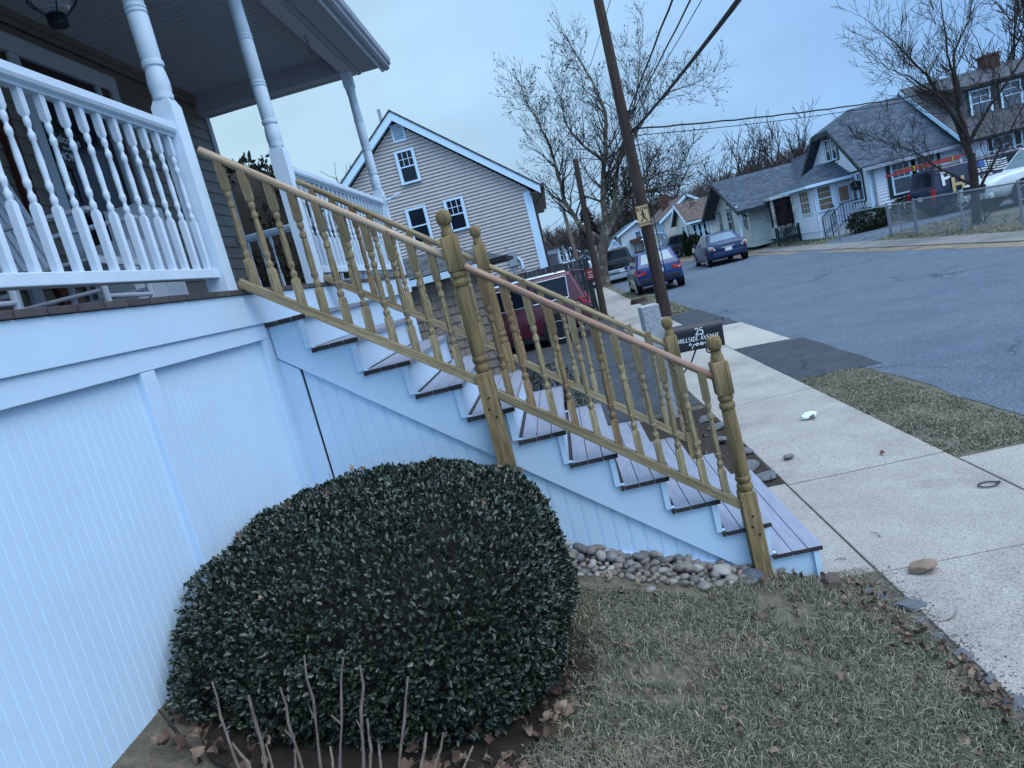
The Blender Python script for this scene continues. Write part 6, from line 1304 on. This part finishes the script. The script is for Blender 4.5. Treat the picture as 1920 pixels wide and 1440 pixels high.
# ================================================================ CHAIN LINK FENCE
CF = thing('chain_link_fence', 'grey chain link fence with round posts along the yard in front of the white pickup', 'fence', (10.35, 17, 0)); GALV = mat('galvanised', (.24, .27, .31), .4, .1, metal=.4)
def mesh_run(a, b, z0, z1, parent, name='wire_mesh'):
    a, b = Vector(a), Vector(b); L = (b-a).length; u = (b-a)/L; mb = MB(); h = z1-z0; st_ = .085; k = int((L+h)/st_)
    for i in range(k+1):
        for sgn in (1, -1):
            s0 = i*st_-(h if sgn > 0 else 0); s1 = s0+sgn*h; P = []
            lo_, hi_ = 0, 1
            def cl(s0, s1):
                t0, t1 = 0, 1
                for lim, side in ((0, 1), (L, -1)):
                    f0, f1 = (s0-lim)*side, (s1-lim)*side
                    if f0 < 0 and f1 < 0: return None
                    if f0 < 0: t0 = max(t0, f0/(f0-f1))
                    if f1 < 0: t1 = min(t1, f0/(f0-f1))
                return (t0, t1) if t1 > t0 else None
            if sgn < 0: s0 = i*st_; s1 = s0-h
            c = cl(s0, s1)
            if c:
                P = [a+u*(s0+(s1-s0)*f)+Vector((0, 0, z0+h*f)) for f in c]; mb.tube(P, .0035, 3, cap=False)
    mb.build(name, GALV, parent)
mesh_run((10.35, 19.5, 0), (10.35, 9.5, 0), .12, 1.12, CF)
mb = MB(); mb.tube([(10.35, 19.5, 1.14), (10.35, 9.5, 1.14)], .024, 6); mb.build('top_rail', GALV, CF)
for y in (19.5, 17.0, 14.5, 12.0, 9.5): MB().tube([(10.35, y, 0), (10.35, y, 1.20)], .035, 8).build('post', GALV, CF)
CG = thing('chain_link_gate', 'chain link gate panel in its pipe frame at the corner of the driveway', 'gate', (10.35, 20.4, 0)); mesh_run((10.35, 21.2, 0), (10.35, 19.6, 0), .15, 1.08, CG)
mb = MB(); mb.tube([(10.35, 21.2, .1), (10.35, 21.2, 1.1), (10.35, 19.6, 1.1), (10.35, 19.6, .15), (10.35, 21.2, .15)], .026, 6); mb.tube([(10.35, 20.5, .15), (10.35, 20.5, 1.1)], .02, 6); mb.build('gate_frame', GALV, CG)
MB().tube([(10.35, 21.28, 0), (10.35, 21.28, 1.2)], .04, 8).build('post', GALV, CG)
t = thing('pipe_rail', 'single round pipe rail with a leaning end post left of the chain link gate', 'rail', (10.3, 25.2, 0)); MB().tube([(10.25, 25.3, 0), (10.2, 25.2, 1.1)], .04, 8).build('post', GALV, t); MB().tube([(10.2, 25.2, 1.08), (10.35, 21.3, 1.12)], .025, 6).build('rail', GALV, t)
# ================================================================ TREES
BARK = mat('sycamore_bark', (.055, .048, .04), .9, 0, 3.0, c2=(.125, .11, .088), bump=.7, bs=14, dirt=((.27, .25, .20), 2.6, .56, .62)); BARK2 = mat('dark_bark', (.03, .025, .022), .9, .3, 8, bump=.4); BARK3 = mat('brown_twig', (.032, .025, .023), .9, .3, 6)
def branch(mb, p, d, L, r, lvl, rr, up=.15, tips=None, nseg=4, kids=(3, 5), minr=.006):
    pts = [p.copy()]; rad = [r]; q = p.copy(); dd = d.normalized()
    for i in range(nseg):
        dd = (dd+Vector((rr.gauss(0, .16), rr.gauss(0, .16), rr.gauss(0, .13)+up*.5))).normalized(); q = q+dd*L/nseg; pts.append(q.copy()); rad.append(max(minr, r*(1-.62*(i+1)/nseg)))
    mb.tube(pts, rad, 7 if r > .08 else 5 if r > .03 else 3, cap=False)
    if lvl <= 0:
        if tips is not None: tips.append(q.copy())
        return
    for k in range(rr.randint(*kids)):
        f = rr.uniform(.25, 1); i = min(nseg-1, int(f*nseg)); a = pts[i].lerp(pts[i+1], f*nseg-i); ax = (pts[i+1]-pts[i]).normalized()
        o = ax.orthogonal().normalized(); o = Matrix.Rotation(rr.uniform(0, 6.283), 3, ax) @ o; nd = (ax*rr.uniform(.5, 1)+o*rr.uniform(.5, 1.0)+Vector((0, 0, up))).normalized()
        branch(mb, a, nd, L*rr.uniform(.50, .74), max(minr, rad[i]*rr.uniform(.45, .62)), lvl-1, rr, up, tips, max(2, nseg-1) if lvl < 2 else nseg, kids, minr)
    branch(mb, q, dd, L*.6, max(minr, rad[-1]), lvl-1, rr, up, tips, nseg, kids, minr)
def limb_tree(label, limbs, trunk, m, seed, y, lvl=3, kids=(3, 4), scale=1.0, minr=.008, leaves=0, cat='tree', name='bare_tree', depth=1.6, blen=2.3, step=2):
    rr = random.Random(seed); t = thing(name, label, cat, (trunk[0][0], y, 0)); mb = MB(); yo = {}
    mb.tube([(x, y+dy, z) for x, dy, z, r in trunk], [r for x, dy, z, r in trunk], 14)
    tw = MB(); tips = []
    for li, (pl, r0_, dep) in enumerate(limbs):
        k = len(pl)-1; pts = [Vector((x, y+dep*(i/k)**1.3, z)) for i, (x, z) in enumerate(pl)]; fine = []
        for i in range(k):
            for j in range(3): fine.append(pts[i].lerp(pts[i+1], j/3)+Vector((rr.gauss(0, .03), rr.gauss(0, .03), 0))*scale*(1 if i+j else 0))
        fine.append(pts[-1]); n_ = len(fine); rad = [max(.02*scale, r0_*(1-.85*i/(n_-1))) for i in range(n_)]; mb.tube(fine, rad, 9)
        for i in range(max(2, n_//4), n_):
            for s in range(step):
                ax = (fine[i]-fine[i-1]).normalized(); o = Matrix.Rotation(rr.uniform(0, 6.283), 3, ax) @ ax.orthogonal().normalized(); d = (ax*.6+o*.9+Vector((0, 0, .25))).normalized()
                branch(tw, fine[i], d, blen*scale*rr.uniform(.6, 1.1)*(1.15-.5*i/n_), rad[i]*.45, lvl-1, rr, .16, tips, 4, kids, minr)
        branch(tw, fine[-1], (fine[-1]-fine[-2]), blen*scale*.8, rad[-1], lvl-1, rr, .16, tips, 4, kids, minr)
    mb.build('trunk', m, t); tw.build('crown', m if m is not BARK else BARK3, t)
    if leaves:
        lm = MB()
        for p in tips:
            if rr.random() < leaves:
                q = p+Vector((rr.gauss(0, .1), rr.gauss(0, .1), -rr.uniform(.05, .2))); s = rr.uniform(.024, .045); lm.tube([q+Vector((0, 0, -s)), q, q+Vector((0, 0, s))], [s*.35, s, s*.3], 5, cap=False)
        o_ = lm.build('seed_balls', mat('seed_ball', (.03, .024, .02), .9, .2), t); o_['kind'] = 'stuff'
    return t
limb_tree('large bare sycamore with mottled bark and hanging seed balls beyond the tall pole', [
 ([(1.90, 2.36), (.77, 3.54), (.31, 4.96), (.29, 6.26), (.19, 7.7), (-.2, 9.34), (-.49, 10.53)], .16, -1.0), ([(1.90, 2.36), (2.26, 3.88), (2.49, 5.55), (3.05, 7.1), (3.46, 8.94), (3.14, 10.67), (2.56, 12.45)], .20, .6), ([(2.21, 2.74), (3.13, 4.24), (4.14, 4.84), (5.35, 5.1), (6.48, 5.03)], .14, -1.5),
 ([(2.22, 3.03), (2.86, 4.31), (3.55, 6.13), (4.37, 7.87), (5.25, 9.29), (6.02, 11.52)], .15, 1.5), ([(2.56, 3.23), (3.74, 4.37), (4.79, 4.53), (6.08, 4.48), (7.19, 4.34)], .125, 1.8), ([(2.79, 6.6), (1.85, 7.55), (1.25, 8.69), (1.22, 9.81)], .10, -.8), ([(2.88, 5.73), (4.33, 7.05), (5.43, 8.15), (6.72, 8.91), (7.84, 8.88)], .10, -1.2)],
 [(1.42, 0, -.1, .36), (1.45, 0, .2, .29), (1.52, 0, 1.0, .25), (1.66, 0, 1.8, .25), (1.86, 0, 2.4, .28), (2.05, 0, 2.9, .24), (2.26, 0, 3.6, .18)], BARK, 5, 35, 3, (3, 4), 1.0, .0085, .45, blen=1.85, step=2)
limb_tree('bare dark branched tree standing in the yard behind the chain link fence', [
 ([(11.14, 2.0), (11.1, 2.9), (11.06, 3.45), (11.05, 4.91), (11.11, 6.6)], .075, .3), ([(11.14, 2.39), (11.77, 3.26), (12.61, 4.2), (12.95, 5.0)], .055, -.5), ([(11.15, 1.93), (10.78, 3.52), (10.34, 4.52), (9.89, 5.36), (9.39, 6.1)], .06, .4), ([(11.06, 3.45), (11.12, 4.89), (11.81, 5.7), (12.19, 6.6)], .045, .6), ([(11.12, 2.54), (10.52, 3.74), (9.62, 4.56), (9.0, 4.85)], .045, -.6), ([(11.17, 1.02), (11.52, 1.5), (12.09, 2.44), (12.67, 3.3)], .05, -.4), ([(11.11, 1.2), (10.4, 1.83), (9.76, 2.59), (8.9, 3.2)], .042, .5)],
 [(11.02, 0, -.05, .17), (11.05, 0, .1, .13), (11.1, 0, .8, .115), (11.15, 0, 1.5, .11), (11.15, 0, 2.1, .095)], BARK2, 8, 17.6, 3, (2, 4), .55, .0055, 0, blen=1.9, step=2)
def plain_tree(label, x, y, h, r, seed, m=BARK3, group=None, lvl=4, kids=(3, 4), minr=.02, multi=1, z=None):
    rr = random.Random(seed); zb = hz(x, y) if z is None else z; t = thing('bare_tree', label, 'tree', (x, y, zb), group); mb = MB(); tw = MB(); p = Vector((x, y, zb-.1)); pts = [p+Vector((rr.gauss(0, .02)*h*i/5, rr.gauss(0, .02)*h*i/5, h*.55*i/5)) for i in range(6)]
    mb.tube(pts, [r*(1-.12*i) for i in range(6)], 8)
    for i in (2, 3, 3, 4, 4, 5, 5): branch(tw, pts[i], Vector((rr.gauss(0, .7), rr.gauss(0, .5), .8)), h*.34*rr.uniform(.8, 1.2), r*.42, lvl-1, rr, .2, None, 3, kids, minr)
    mb.build('trunk', m, t); tw.build('crown', m, t); return t
for i, (x, y, h, lab) in enumerate([(15.0, 62, 7.0, 'first'), (16.6, 60, 8.0, 'second'), (18.6, 63, 8.6, 'third and tallest'), (20.4, 62, 8.6, 'fourth'), (22.5, 64, 8.2, 'fifth, partly behind the white roof')]):
    plain_tree('bare winter tree behind the cottage, %s from the left' % lab, x, y, h, .22, 60+i, group='bare trees behind the cottage', lvl=3, minr=.022)
for i, (x, y, h, lab) in enumerate([(9.5, 76, 9, 'left one of the pair behind the cream house'), (13.2, 74, 9, 'right one of the pair behind the cream house')]): plain_tree('bare brown tree rising, '+lab, x, y, h, .25, 80+i, lvl=3, minr=.03, group='bare trees behind the cream house')
plain_tree('pale twiggy tree just showing above the porch railing left of the gable house', -9.5, 27, 7.2, .14, 90, lvl=4, minr=.012)
plain_tree('bare dark tree at the right edge behind the white house', 24, 36, 9, .3, 92, BARK2, lvl=4, minr=.02)
for i, (x, y, h) in enumerate([(-.2, 72, 5.2), (.9, 74, 5.6), (1.6, 70, 4.6)]): plain_tree('slim bare sapling by the distant white house near the lamp pole', x, y, h, .10, 95+i, BARK2, 'slim saplings near the lamp pole', lvl=3, minr=.02)
# leafless shrubs
for i, (x, y, z, h, lab) in enumerate([(10.3, 31.9, .2, 2.3, 'tangled bare shrub in front of the cottage picket fence'), (10.9, 17.2, .1, 1.0, 'scrubby bare bush at the foot of the yard tree behind the chain link'), (-1.75, 3.2, .3, .8, 'thin leafless twigs rising by the boxwood at the driveway edge')]):
    rr = random.Random(70+i); t = thing('bare_shrub', lab, 'shrub', (x, y, z)); mb = MB()
    for k in range(11 if i < 2 else 7): branch(mb, Vector((x+rr.gauss(0, .06), y+rr.gauss(0, .06), z)), Vector((rr.gauss(0, .45), rr.gauss(0, .35), 1)), h*.55, .016*h**.5, 2, rr, .2, None, 3, (2, 3), .0035*h)
    mb.build('stem', BARK3, t)
# pine clump on the hill side
PINE = mat('pine_needles', (.012, .022, .016), .8, .3, 4, island=.5)
for j, (x, y, h, lab) in enumerate([(8.6, 92, 11, 'dark conifer rising behind the white two storey house, directly left of the tall pole'), (11.6, 96, 12, 'dark conifer rising behind the white two storey house, right beside the tall pole sign'), (5.0, 98, 8.0, 'dark conifer low behind the sycamore fork')]):
    rr = random.Random(110+j); t = thing('pine_tree', lab, 'pine', (x, y, hz(x, y)), 'conifers behind the far houses'); MB().tube([(x, y, 0), (x, y, h)], [.3, .04], 7).build('trunk', BARK2, t); mb = MB()
    for i in range(1700):
        f = rr.uniform(.12, 1)**.8; rad = (1-f)*h*.30+.2; a = rr.uniform(0, 6.283); q = rad*rr.uniform(.3, 1); p = Vector((x+q*math.cos(a), y+q*math.sin(a), h*f-q*.12+.25*math.sin(a*5+f*40))); d = Vector((math.cos(a), math.sin(a), -.15+rr.gauss(0, .25))); leafquad(mb, p, d, Vector((0, 0, 1)), rr.uniform(.35, .8), .16)
    mb.build('crown', PINE, t)
# wooded hill: too many bare trees to count
rr = random.Random(21); mb = MB()
for i in range(1500):
    y = rr.uniform(140, 300); x = rr.uniform(-26, 95)*(y/200)
    z = hz(x, y); h = rr.uniform(6, 9.5)*(1+.15*noise.noise((x*.03, y*.03, 9))); p = Vector((x, y, z)); r = .13; mb.tube([p, p+Vector((rr.gauss(0, .2), 0, h*.6)), p+Vector((rr.gauss(0, .4), 0, h))], [r, r*.7, .04], 3, cap=False)
    for k in range(11):
        f = rr.uniform(.3, .95); a = rr.uniform(0, 6.283); L = h*rr.uniform(.16, .36)*(1.1-f*.5); b = p+Vector((0, 0, h*f)); e1 = b+Vector((math.cos(a)*L*.6, math.sin(a)*L*.6, L*.5)); mb.tube([b, e1], [.06, .03], 3, cap=False)
        for j in range(3): mb.tube([b.lerp(e1, .5+.25*j), b.lerp(e1, .5+.25*j)+Vector((rr.gauss(0, .5), rr.gauss(0, .5), rr.uniform(.3, 1.1)))*L*.5], [.035, .02], 3, cap=False)
o = mb.build('woods', mat('bare_woods', (.055, .042, .040), .95, .3, .08, c2=(.10, .078, .072), world=True)); o['kind'] = 'stuff'; tag(o, 'brown leafless woods covering the distant hillside', 'woods')
